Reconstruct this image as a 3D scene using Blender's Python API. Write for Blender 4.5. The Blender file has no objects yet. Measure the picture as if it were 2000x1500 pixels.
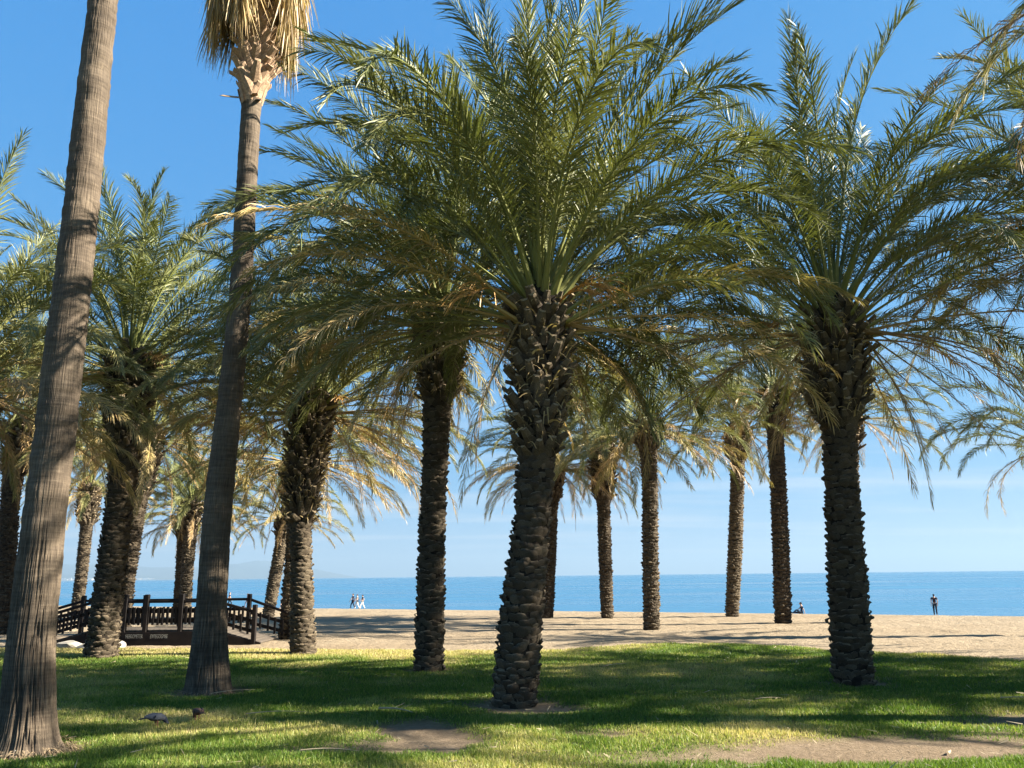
import bpy, math, random
import numpy as np
from mathutils import Matrix, Vector

def R(a): return a * math.pi / 180
scn = bpy.context.scene
C = scn.collection

# ------------------------------------------------------------------ camera
EYE = 1.6
PITCH = math.atan(375 / 1620)
cam_d = bpy.data.cameras.new('camera')
cam_d.sensor_width = 36.0
cam_d.lens = 36.0 * 1620 / 2000
cam_d.clip_start = 0.1
cam_d.clip_end = 120000.0
cam = bpy.data.objects.new('camera', cam_d)
C.objects.link(cam)
cam.location = (0, 0, EYE)
cam.rotation_euler = (Matrix.Rotation(R(90) + PITCH, 3, 'X') @ Matrix.Rotation(R(-0.63), 3, 'Z')).to_euler()
scn.camera = cam

# ------------------------------------------------------------------ sky and sun
SUN_EL, SUN_AZ = R(29), R(-3)          # azimuth from +X (right of the view) towards +Y
SKY_STRENGTH = 0.05
EXPOSURE = 2.41
scn.view_settings.view_transform = 'Standard'
scn.view_settings.look = 'None'
scn.view_settings.exposure = EXPOSURE
scn.view_settings.gamma = 1.0
scn.view_settings.use_curve_mapping = False

world = bpy.data.worlds.new('World')
scn.world = world
world.use_nodes = True
wn, wl = world.node_tree.nodes, world.node_tree.links
for n in list(wn):
    wn.remove(n)
w_out = wn.new('ShaderNodeOutputWorld')
w_bg = wn.new('ShaderNodeBackground')
w_bg.inputs['Strength'].default_value = SKY_STRENGTH
w_sky = wn.new('ShaderNodeTexSky')
w_sky.sky_type = 'NISHITA'
w_sky.sun_disc = False
w_sky.sun_elevation = SUN_EL
w_sky.sun_rotation = R(90) - SUN_AZ
w_sky.altitude = 0
w_sky.air_density = 1.0
w_sky.dust_density = 0.0
w_sky.ozone_density = 6.0
w_hsv = wn.new('ShaderNodeHueSaturation')
w_hsv.inputs['Saturation'].default_value = 1.0
w_hsv.inputs['Hue'].default_value = 0.5
# thin cloud streaks low over the sea, mapped on a flat cloud layer
w_tc = wn.new('ShaderNodeTexCoord')
w_sep = wn.new('ShaderNodeSeparateXYZ')
w_z = wn.new('ShaderNodeMath'); w_z.operation = 'MAXIMUM'; w_z.inputs[1].default_value = 0.02
w_za = wn.new('ShaderNodeMath'); w_za.operation = 'ADD'; w_za.inputs[1].default_value = 0.05
w_dx = wn.new('ShaderNodeMath'); w_dx.operation = 'DIVIDE'
w_dy = wn.new('ShaderNodeMath'); w_dy.operation = 'DIVIDE'
w_cmb = wn.new('ShaderNodeCombineXYZ')
w_noi = wn.new('ShaderNodeTexNoise')
w_noi.inputs['Scale'].default_value = 0.9
w_noi.inputs['Detail'].default_value = 6
w_noi.inputs['Roughness'].default_value = 0.55
w_rmp = wn.new('ShaderNodeMapRange')
w_rmp.inputs['From Min'].default_value = 0.47
w_rmp.inputs['From Max'].default_value = 0.78
w_rmp.inputs['To Max'].default_value = 0.85
w_low = wn.new('ShaderNodeMapRange')          # the clouds lie in a low band
w_low.inputs['From Min'].default_value = 0.34
w_low.inputs['From Max'].default_value = 0.06
w_mul = wn.new('ShaderNodeMath'); w_mul.operation = 'MULTIPLY'
w_mix = wn.new('ShaderNodeMixRGB')
w_mix.inputs['Color2'].default_value = (3.4, 3.55, 3.75, 1)
wl.new(w_tc.outputs['Generated'], w_sep.inputs[0])
wl.new(w_sep.outputs['Z'], w_z.inputs[0])
wl.new(w_z.outputs[0], w_za.inputs[0])
wl.new(w_sep.outputs['X'], w_dx.inputs[0]); wl.new(w_za.outputs[0], w_dx.inputs[1])
wl.new(w_sep.outputs['Y'], w_dy.inputs[0]); wl.new(w_za.outputs[0], w_dy.inputs[1])
w_sx = wn.new('ShaderNodeMath'); w_sx.operation = 'MULTIPLY'; w_sx.inputs[1].default_value = 0.35
wl.new(w_dx.outputs[0], w_sx.inputs[0])
wl.new(w_sx.outputs[0], w_cmb.inputs[0]); wl.new(w_dy.outputs[0], w_cmb.inputs[1])
wl.new(w_cmb.outputs[0], w_noi.inputs['Vector'])
wl.new(w_noi.outputs['Fac'], w_rmp.inputs['Value'])
wl.new(w_sep.outputs['Z'], w_low.inputs['Value'])
wl.new(w_rmp.outputs[0], w_mul.inputs[0]); wl.new(w_low.outputs[0], w_mul.inputs[1])
# the camera's rendering of a clear azure sky: one response curve per channel
w_rgb = wn.new('ShaderNodeSeparateColor')
w_rec = wn.new('ShaderNodeCombineColor')
wl.new(w_sky.outputs[0], w_rgb.inputs[0])
for k_, (gain, power) in enumerate(((0.405, 0.90), (1.145, 0.42), (2.571, 0.16))):
    pw = wn.new('ShaderNodeMath'); pw.operation = 'POWER'; pw.inputs[1].default_value = power
    ml = wn.new('ShaderNodeMath'); ml.operation = 'MULTIPLY'; ml.inputs[1].default_value = gain
    wl.new(w_rgb.outputs[k_], pw.inputs[0]); wl.new(pw.outputs[0], ml.inputs[0]); wl.new(ml.outputs[0], w_rec.inputs[k_])
wl.new(w_rec.outputs[0], w_hsv.inputs['Color'])
wl.new(w_hsv.outputs[0], w_mix.inputs['Color1'])
wl.new(w_mul.outputs[0], w_mix.inputs['Fac'])
wl.new(w_mix.outputs[0], w_bg.inputs['Color'])
wl.new(w_bg.outputs[0], w_out.inputs['Surface'])

sun_d = bpy.data.lights.new('sun', 'SUN')
sun_d.energy = 5.0
sun_d.angle = R(0.53)
sun_d.color = (1.0, 0.93, 0.80)
sun = bpy.data.objects.new('sun', sun_d)
C.objects.link(sun)
to_sun = Vector((math.cos(SUN_EL) * math.cos(SUN_AZ), math.cos(SUN_EL) * math.sin(SUN_AZ), math.sin(SUN_EL)))
sun.rotation_euler = to_sun.to_track_quat('Z', 'Y').to_euler()
sun.location = (20, -5, 30)

scn.cycles.max_bounces = 8
scn.cycles.transparent_max_bounces = 8
scn.cycles.use_denoising = True

# ------------------------------------------------------------------ helpers
def vnoise(x, y, z=0.0, seed=0):
    x, y, z = np.broadcast_arrays(np.asarray(x, float), np.asarray(y, float), np.asarray(z, float))
    xi, yi, zi = np.floor(x).astype(np.int64), np.floor(y).astype(np.int64), np.floor(z).astype(np.int64)
    fx, fy, fz = x - xi, y - yi, z - zi
    fx, fy, fz = [f * f * (3 - 2 * f) for f in (fx, fy, fz)]
    def h(a, b, c):
        n = (a * 374761393 + b * 668265263 + c * 2147483647 + seed * 1274126177) & 0xFFFFFFFF
        n = ((n ^ (n >> 13)) * 1274126177) & 0xFFFFFFFF
        n = ((n ^ (n >> 16)) * 2246822519) & 0xFFFFFFFF
        return ((n ^ (n >> 15)) & 0xFFFF) / 65535.0
    r = 0
    for dx in (0, 1):
        for dy in (0, 1):
            for dz in (0, 1):
                w = (fx if dx else 1 - fx) * (fy if dy else 1 - fy) * (fz if dz else 1 - fz)
                r = r + w * h(xi + dx, yi + dy, zi + dz)
    return r

def fbm(x, y, z=0.0, seed=0, octaves=4):
    r, a, t = 0, 1.0, 0
    for k in range(octaves):
        r = r + a * vnoise(np.asarray(x) * 2 ** k, np.asarray(y) * 2 ** k, np.asarray(z) * 2 ** k, seed + k)
        t += a
        a *= 0.5
    return r / t

def np_mesh(name, V, tris=None, quads=None, smooth=False):
    me = bpy.data.meshes.new(name)
    V = np.asarray(V, np.float32)
    me.vertices.add(len(V))
    me.vertices.foreach_set('co', V.ravel())
    li, ls, at = [], [], 0
    for F, k in ((tris, 3), (quads, 4)):
        if F is not None and len(F):
            F = np.asarray(F, np.int32)
            li.append(F.ravel())
            ls.append(np.arange(len(F), dtype=np.int32) * k + at)
            at += F.size
    li, ls = np.concatenate(li), np.concatenate(ls)
    me.loops.add(len(li))
    me.loops.foreach_set('vertex_index', li)
    me.polygons.add(len(ls))
    me.polygons.foreach_set('loop_start', ls)
    me.update(calc_edges=True)
    me.polygons.foreach_set('use_smooth', np.full(len(ls), bool(smooth)))
    return me

def attr(me, name, vals, domain='POINT'):
    a = me.attributes.new(name, 'FLOAT', domain)
    a.data.foreach_set('value', np.asarray(vals, np.float32))

def link(name, me, mat=None, parent=None, matrix=None):
    o = bpy.data.objects.new(name, me)
    C.objects.link(o)
    if mat is not None and me is not None and not me.materials:
        me.materials.append(mat)
    if parent is not None:
        o.parent = parent
    if matrix is not None:
        o.matrix_local = matrix
    return o

def tag(o, label=None, cat=None, group=None, kind=None):
    if label: o['label'] = label
    if cat: o['category'] = cat
    if group: o['group'] = group
    if kind: o['kind'] = kind
    return o

def empty(name, loc, label, cat, group=None, rz=0.0):
    o = bpy.data.objects.new(name, None)
    o.empty_display_size = 0.2
    C.objects.link(o)
    o.location = loc
    o.rotation_euler = (0, 0, rz)
    return tag(o, label, cat, group)

def box_arrays(x0, x1, y0, y1, z0, z1):
    V = [(x0, y0, z0), (x1, y0, z0), (x1, y1, z0), (x0, y1, z0), (x0, y0, z1), (x1, y0, z1), (x1, y1, z1), (x0, y1, z1)]
    Q = [(0, 3, 2, 1), (4, 5, 6, 7), (0, 1, 5, 4), (1, 2, 6, 5), (2, 3, 7, 6), (3, 0, 4, 7)]
    return V, Q

def bevel_box(name, size, bev=0.006):
    """box with chamfered long edges, centred in x, y and standing on z = 0, its length along z"""
    sx, sy, sz = size[0] / 2, size[1] / 2, size[2]
    b = min(bev, sx * 0.5, sy * 0.5)
    ring = [(-sx + b, -sy), (sx - b, -sy), (sx, -sy + b), (sx, sy - b), (sx - b, sy), (-sx + b, sy), (-sx, sy - b), (-sx, -sy + b)]
    V = [(x, y, 0) for x, y in ring] + [(x, y, sz - b) for x, y in ring] + [(x * (1 - b / sx), y * (1 - b / sy), sz) for x, y in ring]
    Fs = []
    for k in range(2):
        for i in range(8):
            j = (i + 1) % 8
            Fs.append((k * 8 + i, k * 8 + j, k * 8 + 8 + j, k * 8 + 8 + i))
    Fs.append(tuple(range(7, -1, -1)))
    Fs.append(tuple(range(16, 24)))
    me = bpy.data.meshes.new(name)
    me.from_pydata(V, [], Fs)
    return me

def frame_from(z_axis, y_hint, loc):
    z = Vector(z_axis).normalized()
    y = Vector(y_hint) - z * z.dot(Vector(y_hint))
    y.normalize()
    x = y.cross(z)
    m = Matrix((x, y, z)).transposed().to_4x4()
    m.translation = loc
    return m

# ------------------------------------------------------------------ materials
def new_mat(name):
    m = bpy.data.materials.new(name)
    m.use_nodes = True
    nt = m.node_tree
    b = nt.nodes['Principled BSDF']
    return m, nt, b

def nd(nt, kind, **kw):
    n = nt.nodes.new(kind)
    for k, v in kw.items():
        setattr(n, k, v)
    return n

def math_node(nt, op, a, b=None, clamp=False):
    n = nt.nodes.new('ShaderNodeMath')
    n.operation = op
    n.use_clamp = clamp
    for i, v in enumerate((a, b)):
        if v is None: continue
        if isinstance(v, (int, float)): n.inputs[i].default_value = v
        else: nt.links.new(v, n.inputs[i])
    return n.outputs[0]

def ramp(nt, fac, stops):
    n = nt.nodes.new('ShaderNodeValToRGB')
    el = n.color_ramp.elements
    while len(el) < len(stops): el.new(0.5)
    for e, (p, c) in zip(el, stops):
        e.position = p
        e.color = (*c, 1)
    nt.links.new(fac, n.inputs[0])
    return n.outputs[0]

def noise(nt, scale, detail=4, rough=0.55, vec=None, out='Fac'):
    n = nt.nodes.new('ShaderNodeTexNoise')
    n.inputs['Scale'].default_value = scale
    n.inputs['Detail'].default_value = detail
    n.inputs['Roughness'].default_value = rough
    if vec is not None: nt.links.new(vec, n.inputs['Vector'])
    return n.outputs[out]

def coord(nt, which='Object', scale=None):
    t = nt.nodes.new('ShaderNodeTexCoord')
    if scale is None: return t.outputs[which]
    m = nt.nodes.new('ShaderNodeMapping')
    m.inputs['Scale'].default_value = scale
    nt.links.new(t.outputs[which], m.inputs['Vector'])
    return m.outputs[0]

def bump(nt, b, height, strength=0.5, dist=0.02):
    n = nt.nodes.new('ShaderNodeBump')
    n.inputs['Strength'].default_value = strength
    n.inputs['Distance'].default_value = dist
    nt.links.new(height, n.inputs['Height'])
    nt.links.new(n.outputs[0], b.inputs['Normal'])

def attribute(nt, name):
    n = nt.nodes.new('ShaderNodeAttribute')
    n.attribute_name = name
    return n.outputs['Fac']

def mixrgb(nt, fac, a, b, mode='MIX'):
    n = nt.nodes.new('ShaderNodeMixRGB')
    n.blend_type = mode
    for i, v in (('Fac', fac), ('Color1', a), ('Color2', b)):
        if isinstance(v, (int, float)): n.inputs[i].default_value = v
        elif isinstance(v, tuple): n.inputs[i].default_value = (*v, 1)
        else: nt.links.new(v, n.inputs[i])
    return n.outputs[0]

def simple(name, col, rough=0.7, var=0.2, scale=8.0, spec=0.3):
    m, nt, b = new_mat(name)
    f = noise(nt, scale, 5, 0.6, coord(nt))
    lo = tuple(c * (1 - var) for c in col); hi = tuple(min(1, c * (1 + var)) for c in col)
    nt.links.new(ramp(nt, f, [(0.3, lo), (0.7, hi)]), b.inputs['Base Color'])
    b.inputs['Roughness'].default_value = rough
    b.inputs['Specular IOR Level'].default_value = spec
    return m

def leaf_material(name, ramp_stops, stem_stops, transl=0.14):
    m, nt, b = new_mat(name)
    age_shade = attribute(nt, 'age_shade')
    oi = nt.nodes.new('ShaderNodeObjectInfo')
    a = math_node(nt, 'ADD', age_shade, math_node(nt, 'MULTIPLY', math_node(nt, 'SUBTRACT', oi.outputs['Random'], 0.5), 0.16))
    oc = nt.nodes.new('ShaderNodeSeparateColor')
    nt.links.new(oi.outputs['Color'], oc.inputs[0])
    a = math_node(nt, 'ADD', a, math_node(nt, 'SUBTRACT', oc.outputs[0], 1.0), True)
    leaf = ramp(nt, a, ramp_stops)
    tint = attribute(nt, 'tint')
    h = nt.nodes.new('ShaderNodeHueSaturation')
    nt.links.new(leaf, h.inputs['Color'])
    nt.links.new(math_node(nt, 'ADD', math_node(nt, 'MULTIPLY', tint, 0.7), 0.65), h.inputs['Value'])
    stem = ramp(nt, a, stem_stops)
    col = mixrgb(nt, attribute(nt, 'stem'), h.outputs[0], stem)
    nt.links.new(col, b.inputs['Base Color'])
    b.inputs['Roughness'].default_value = 0.50
    b.inputs['Specular IOR Level'].default_value = 0.36
    tr = nt.nodes.new('ShaderNodeBsdfTranslucent')
    tc = mixrgb(nt, 1.0, col, (1.4, 1.5, 0.8), 'MULTIPLY')
    nt.links.new(tc, tr.inputs['Color'])
    mx = nt.nodes.new('ShaderNodeMixShader')
    mx.inputs[0].default_value = transl
    out = nt.nodes['Material Output']
    nt.links.new(b.outputs[0], mx.inputs[1])
    nt.links.new(tr.outputs[0], mx.inputs[2])
    nt.links.new(mx.outputs[0], out.inputs['Surface'])
    return m

M = {}
M['frond'] = leaf_material('palm_leaf',
    [(0.0, (0.118, 0.130, 0.036)), (0.3, (0.160, 0.158, 0.056)), (0.55, (0.29, 0.235, 0.092)), (0.78, (0.46, 0.32, 0.140)), (1.0, (0.27, 0.165, 0.078))],
    [(0.0, (0.17, 0.19, 0.055)), (0.35, (0.25, 0.24, 0.085)), (0.7, (0.38, 0.27, 0.11)), (1.0, (0.25, 0.155, 0.075))])
M['thatch'] = leaf_material('dead_fan_leaf',
    [(0.0, (0.2292, 0.1451, 0.06113)), (0.4, (0.3515, 0.2522, 0.1146)), (0.7, (0.4433, 0.3363, 0.1681)), (1.0, (0.3057, 0.1911, 0.08406))],
    [(0.0, (0.42, 0.24, 0.11)), (1.0, (0.50, 0.33, 0.17))], 0.2)
M['strand'] = leaf_material('flower_strand',
    [(0.0, (0.40, 0.21, 0.06)), (1.0, (0.52, 0.30, 0.10))], [(0.0, (0.45, 0.24, 0.07)), (1.0, (0.50, 0.28, 0.09))], 0.1)

m, nt, b = new_mat('palm_trunk_core'); M['core'] = m
f = noise(nt, 9, 6, 0.65, coord(nt, 'Object', (1, 1, 2.2)))
nt.links.new(ramp(nt, f, [(0.25, (0.0099, 0.0072, 0.0054)), (0.5, (0.02475, 0.01845, 0.01305)), (0.78, (0.0585, 0.0441, 0.0297))]), b.inputs['Base Color'])
b.inputs['Roughness'].default_value = 0.9
b.inputs['Specular IOR Level'].default_value = 0.15
bump(nt, b, noise(nt, 40, 5, 0.7, coord(nt, 'Object', (1, 1, 1.5))), 0.8, 0.03)

m, nt, b = new_mat('leaf_base_bark'); M['scale'] = m
oi = nt.nodes.new('ShaderNodeObjectInfo')
f = noise(nt, 14, 5, 0.65, coord(nt, 'Object', (1.6, 1.6, 0.8)))
a = math_node(nt, 'ADD', math_node(nt, 'MULTIPLY', f, 0.75), math_node(nt, 'MULTIPLY', math_node(nt, 'ADD', oi.outputs['Random'], attribute(nt, 'tint')), 0.16))
body = ramp(nt, a, [(0.28, (0.02203, 0.01566, 0.01077)), (0.5, (0.0612, 0.04602, 0.03035)), (0.72, (0.142, 0.1126, 0.07439))])
cutc = ramp(nt, noise(nt, 30, 4, 0.6, coord(nt)), [(0.3, (0.18, 0.129, 0.078)), (0.7, (0.33, 0.264, 0.168))])
nt.links.new(mixrgb(nt, attribute(nt, 'cut'), body, cutc), b.inputs['Base Color'])
b.inputs['Roughness'].default_value = 0.85
b.inputs['Specular IOR Level'].default_value = 0.2
bump(nt, b, noise(nt, 55, 5, 0.7, coord(nt, 'Object', (2, 2, 0.6))), 0.7, 0.02)

m, nt, b = new_mat('smooth_palm_bark'); M['bark'] = m
uv = nt.nodes.new('ShaderNodeUVMap'); uv.uv_map = 'UVMap'
mp = nt.nodes.new('ShaderNodeMapping'); mp.inputs['Scale'].default_value = (1, 1, 1)
nt.links.new(uv.outputs[0], mp.inputs['Vector'])
mp2 = nt.nodes.new('ShaderNodeMapping'); mp2.inputs['Scale'].default_value = (110, 3.5, 1)
nt.links.new(uv.outputs[0], mp2.inputs['Vector'])
mp3 = nt.nodes.new('ShaderNodeMapping'); mp3.inputs['Scale'].default_value = (3, 26.0, 1)
nt.links.new(uv.outputs[0], mp3.inputs['Vector'])
f1 = noise(nt, 1.0, 5, 0.6, mp2.outputs[0])
f2 = noise(nt, 1.0, 5, 0.6, mp3.outputs[0])
f3 = noise(nt, 2.2, 5, 0.6, coord(nt))
a = math_node(nt, 'ADD', math_node(nt, 'MULTIPLY', f1, 0.38), math_node(nt, 'ADD', math_node(nt, 'MULTIPLY', f2, 0.28), math_node(nt, 'MULTIPLY', f3, 0.34)))
nt.links.new(ramp(nt, a, [(0.34, (0.028, 0.021, 0.015)), (0.48, (0.080, 0.060, 0.042)), (0.62, (0.160, 0.122, 0.084))]), b.inputs['Base Color'])
b.inputs['Roughness'].default_value = 0.85
b.inputs['Specular IOR Level'].default_value = 0.2
bump(nt, b, math_node(nt, 'ADD', f1, f2), 0.6, 0.015)

m, nt, b = new_mat('sand'); M['sand'] = m
cs = coord(nt)
f = noise(nt, 0.35, 6, 0.65, cs)
f2 = noise(nt, 6.0, 6, 0.7, cs)
a = math_node(nt, 'ADD', math_node(nt, 'MULTIPLY', f, 0.55), math_node(nt, 'MULTIPLY', f2, 0.45))
nt.links.new(ramp(nt, a, [(0.32, (0.2002, 0.1502, 0.0935)), (0.5, (0.2671, 0.2069, 0.1369)), (0.66, (0.3137, 0.2503, 0.1702))]), b.inputs['Base Color'])
b.inputs['Roughness'].default_value = 0.95
b.inputs['Specular IOR Level'].default_value = 0.1
bump(nt, b, noise(nt, 4.5, 6, 0.7, cs), 1.0, 0.10)

m, nt, b = new_mat('lawn_soil'); M['lawn'] = m
cs = coord(nt)
f = noise(nt, 1.1, 6, 0.65, cs)
f2 = noise(nt, 14.0, 6, 0.75, cs)
g = ramp(nt, math_node(nt, 'ADD', math_node(nt, 'MULTIPLY', f, 0.5), math_node(nt, 'MULTIPLY', f2, 0.5)),
         [(0.35, (0.024, 0.04, 0.0096)), (0.52, (0.06, 0.084, 0.0192)), (0.68, (0.136, 0.132, 0.044))])
dryc = ramp(nt, f2, [(0.3, (0.1275, 0.102, 0.03825)), (0.7, (0.2635, 0.2125, 0.0935))])
soil = ramp(nt, math_node(nt, 'ADD', math_node(nt, 'MULTIPLY', f, 0.4), math_node(nt, 'MULTIPLY', f2, 0.6)),
            [(0.3, (0.128, 0.088, 0.0544)), (0.55, (0.2, 0.148, 0.0976)), (0.75, (0.264, 0.204, 0.14))])
c1 = mixrgb(nt, math_node(nt, 'ADD', attribute(nt, 'dry'), math_node(nt, 'MULTIPLY', math_node(nt, 'SUBTRACT', f2, 0.5), 0.6), True), g, dryc)
c2 = mixrgb(nt, math_node(nt, 'ADD', attribute(nt, 'bare'), math_node(nt, 'MULTIPLY', math_node(nt, 'SUBTRACT', f2, 0.5), 0.7), True), c1, soil)
nt.links.new(c2, b.inputs['Base Color'])
b.inputs['Roughness'].default_value = 0.95
b.inputs['Specular IOR Level'].default_value = 0.1
bump(nt, b, f2, 0.8, 0.04)

m, nt, b = new_mat('grass_blade'); M['grass'] = m
col = ramp(nt, attribute(nt, 'dry'), [(0.0, (0.048, 0.108, 0.0144)), (0.4, (0.138, 0.198, 0.0312)), (0.7, (0.324, 0.312, 0.096)), (1.0, (0.504, 0.408, 0.192))])
nt.links.new(col, b.inputs['Base Color'])
b.inputs['Roughness'].default_value = 0.5
b.inputs['Specular IOR Level'].default_value = 0.25
tr = nt.nodes.new('ShaderNodeBsdfTranslucent')
nt.links.new(mixrgb(nt, 1.0, col, (1.3, 1.4, 0.8), 'MULTIPLY'), tr.inputs['Color'])
mx = nt.nodes.new('ShaderNodeMixShader'); mx.inputs[0].default_value = 0.35
nt.links.new(b.outputs[0], mx.inputs[1]); nt.links.new(tr.outputs[0], mx.inputs[2])
nt.links.new(mx.outputs[0], nt.nodes['Material Output'].inputs['Surface'])

m, nt, b = new_mat('sea_water'); M['sea'] = m
cs = coord(nt, 'Object', (0.10, 0.42, 1))
f = noise(nt, 1.0, 5, 0.6, cs)
cs2 = coord(nt, 'Object', (0.006, 0.03, 1))
fb = noise(nt, 1.0, 5, 0.55, cs2)
nt.links.new(ramp(nt, fb, [(0.25, (0.016, 0.080, 0.150)), (0.75, (0.052, 0.150, 0.235))]), b.inputs['Base Color'])
mr = nt.nodes.new('ShaderNodeMapRange')
mr.inputs['From Min'].default_value = 0.35; mr.inputs['From Max'].default_value = 0.65
mr.inputs['To Min'].default_value = 0.12; mr.inputs['To Max'].default_value = 0.42
nt.links.new(fb, mr.inputs['Value']); nt.links.new(mr.outputs[0], b.inputs['Roughness'])
b.inputs['IOR'].default_value = 1.33
bump(nt, b, f, 0.9, 0.5)

M['mountain'] = simple('hillside', (0.055, 0.06, 0.05), 0.95, 0.35, 0.002, 0.05)
M['town'] = simple('white_render', (0.75, 0.70, 0.62), 0.8, 0.1, 0.01)
M['wood'] = simple('dark_stained_timber', (0.0095, 0.0065, 0.0055), 0.65, 0.5, 6.0, 0.2)
M['deck'] = simple('weathered_deck_board', (0.085, 0.068, 0.052), 0.8, 0.3, 7.0)
M['paint'] = simple('white_paint', (0.22, 0.22, 0.20), 0.7, 0.25, 30.0)
M['rock'] = simple('pale_limestone', (0.30, 0.27, 0.225), 0.9, 0.25, 5.0)
M['dry_stem'] = simple('dry_palm_stem', (0.30, 0.24, 0.15), 0.7, 0.3, 9.0)

# ------------------------------------------------------------------ terrain
CREST_A, CREST_B, CREST_N = 40.9, -0.55, math.hypot(1, 0.55)
SEA_Z = -1.95
def crest_s(x, y):
    return (y - CREST_A - CREST_B * x) / CREST_N

def ground_z(x, y):
    x = np.asarray(x, float); y = np.asarray(y, float)
    s = crest_s(x, y)
    sp = np.where(s > -3, np.where(s < 3, (s + 3) ** 2 / 12, s), 0)
    z = -0.0455 * sp
    z = np.maximum(z, -3.0)
    z = z + 0.05 * (fbm(x * 0.35, y * 0.35, 0, 5, 3) - 0.5) * np.clip((y - 4) / 6, 0, 1) * np.clip(-s / 6, 0, 1)
    return z

def edge_f(x, y):
    """positive inside the lawn, in metres from its wandering edge"""
    ex = np.array([-80, -30, -16, -9, -5.3, -2, 1.1, 3.2, 4.9, 7.2, 9.3, 14, 22, 60])
    ey = np.array([24, 23, 21.6, 20.8, 20.3, 19.4, 19.2, 20.2, 20.3, 17.9, 16.2, 14.6, 12.5, 9])
    return np.interp(x, ex, ey) - y + 1.6 * (fbm(np.asarray(x) * 0.5, np.asarray(y) * 0.9, 0, 21, 4) - 0.5)

def blob(x, y, cx, cy, rx, ry, rot=0.0):
    c, s = math.cos(rot), math.sin(rot)
    u, v = (x - cx) * c + (y - cy) * s, -(x - cx) * s + (y - cy) * c
    return np.exp(-((u / rx) ** 2 + (v / ry) ** 2))

BASES = [(-4.65, 8.42, 0.5), (-4.40, 12.54, 0.5), (-0.01, 11.16, 0.55), (-1.5, 15.12, 0.4), (4.93, 12.77, 0.5)]
def bare_f(x, y):
    x = np.asarray(x, float); y = np.asarray(y, float)
    n = 0.55 * fbm(x * 1.3, y * 1.3, 0, 33, 4) + 0.45 * fbm(x * 6.0, y * 6.0, 0, 35, 4)
    v = 1.05 * blob(x, y, -0.75, 8.75, 0.55, 0.62, 0.5) + 0.9 * blob(x, y, -1.1, 9.6, 0.45, 0.5)
    v += 1.35 * blob(x, y, 3.3, 8.15, 2.3, 0.55, 0.12) + 0.8 * blob(x, y, 5.6, 9.6, 1.0, 0.5) + 0.7 * blob(x, y, 0.9, 9.0, 0.5, 0.3)
    v += 0.6 * blob(x, y, 0.35, 10.6, 0.6, 0.35) + 0.55 * blob(x, y, -1.8, 8.4, 0.8, 0.35)
    for bx, by, r in BASES:
        v += 1.0 * blob(x, y, bx, by, r * 1.15, r * 1.15)
    e = edge_f(x, y)
    v += np.clip(1.0 - e / 0.9, 0, 1.2) * 0.75
    return np.clip((v * (0.15 + 1.8 * n) - 0.22) * 1.5, 0, 1)

def dry_f(x, y):
    x = np.asarray(x, float); y = np.asarray(y, float)
    n = fbm(x * 0.8, y * 0.8, 0, 44, 4)
    v = 0.7 * np.clip((n - 0.42) * 3.2, 0, 1)
    v += 0.8 * blob(x, y, 1.6, 14.3, 1.6, 1.3) + 0.8 * blob(x, y, -2.2, 9.4, 1.0, 0.6) + 0.7 * blob(x, y, -3.9, 10.4, 0.6, 0.4)
    v += 0.5 * blob(x, y, 2.2, 9.0, 1.6, 0.6)
    v += 1.2 * np.clip((y - 16.4 + 0.12 * x) / 2.2, 0, 1) * np.clip((2.0 - x) / 3, 0, 1)
    e = edge_f(x, y)
    v += np.clip(1.0 - e / 1.6, 0, 1) * 0.6
    return np.clip(v, 0, 1)

def axis(lo, a, b, hi, fine, grow=1.25):
    v = list(np.arange(a, b + fine / 2, fine))
    d = fine
    while v[-1] < hi:
        d = min(d * grow, 60); v.append(v[-1] + d)
    d = fine
    left = []
    p = v[0]
    while p > lo:
        d = min(d * grow, 60); p -= d; left.append(p)
    return np.array(left[::-1] + v)

def grid_mesh(name, xs, ys, zf, keep=None, smooth=True):
    X, Y = np.meshgrid(xs, ys)
    Z = zf(X, Y)
    nx, ny = len(xs), len(ys)
    idx = np.arange(nx * ny).reshape(ny, nx)
    Q = np.stack([idx[:-1, :-1], idx[:-1, 1:], idx[1:, 1:], idx[1:, :-1]], -1).reshape(-1, 4)
    V = np.stack([X.ravel(), Y.ravel(), Z.ravel()], 1)
    if keep is not None:
        cx = V[Q][:, :, 0].mean(1); cy = V[Q][:, :, 1].mean(1)
        Q = Q[keep(cx, cy)]
        used = np.unique(Q)
        mp = np.full(len(V), -1, np.int64); mp[used] = np.arange(len(used))
        V, Q = V[used], mp[Q]
    return np_mesh(name, V, quads=Q, smooth=smooth), V

def sand_z(x, y):
    z = ground_z(x, y)
    s = crest_s(x, y)
    w = np.clip((y - 12) / 3, 0, 1) * np.clip(1.2 - np.abs(s) / 60, 0, 1)
    # trodden sand: overlapping footprints and low ripples
    prints = fbm(x * 1.7, y * 1.5, 0, 61, 3)
    dents = vnoise(x * 3.6, y * 3.1, 0, 62)
    z = z + w * (0.06 * (prints - 0.5) - 0.03 * np.clip(dents - 0.55, 0, 1) * 2)
    return z - 0.012

xs = axis(-2500, -17, 21, 2500, 0.15, 1.22)
ys = axis(-60, 13, 42, 2200, 0.16, 1.18)
me, V = grid_mesh('beach', xs, ys, sand_z)
beach = tag(link('beach', me, M['sand']), kind='structure')

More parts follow.
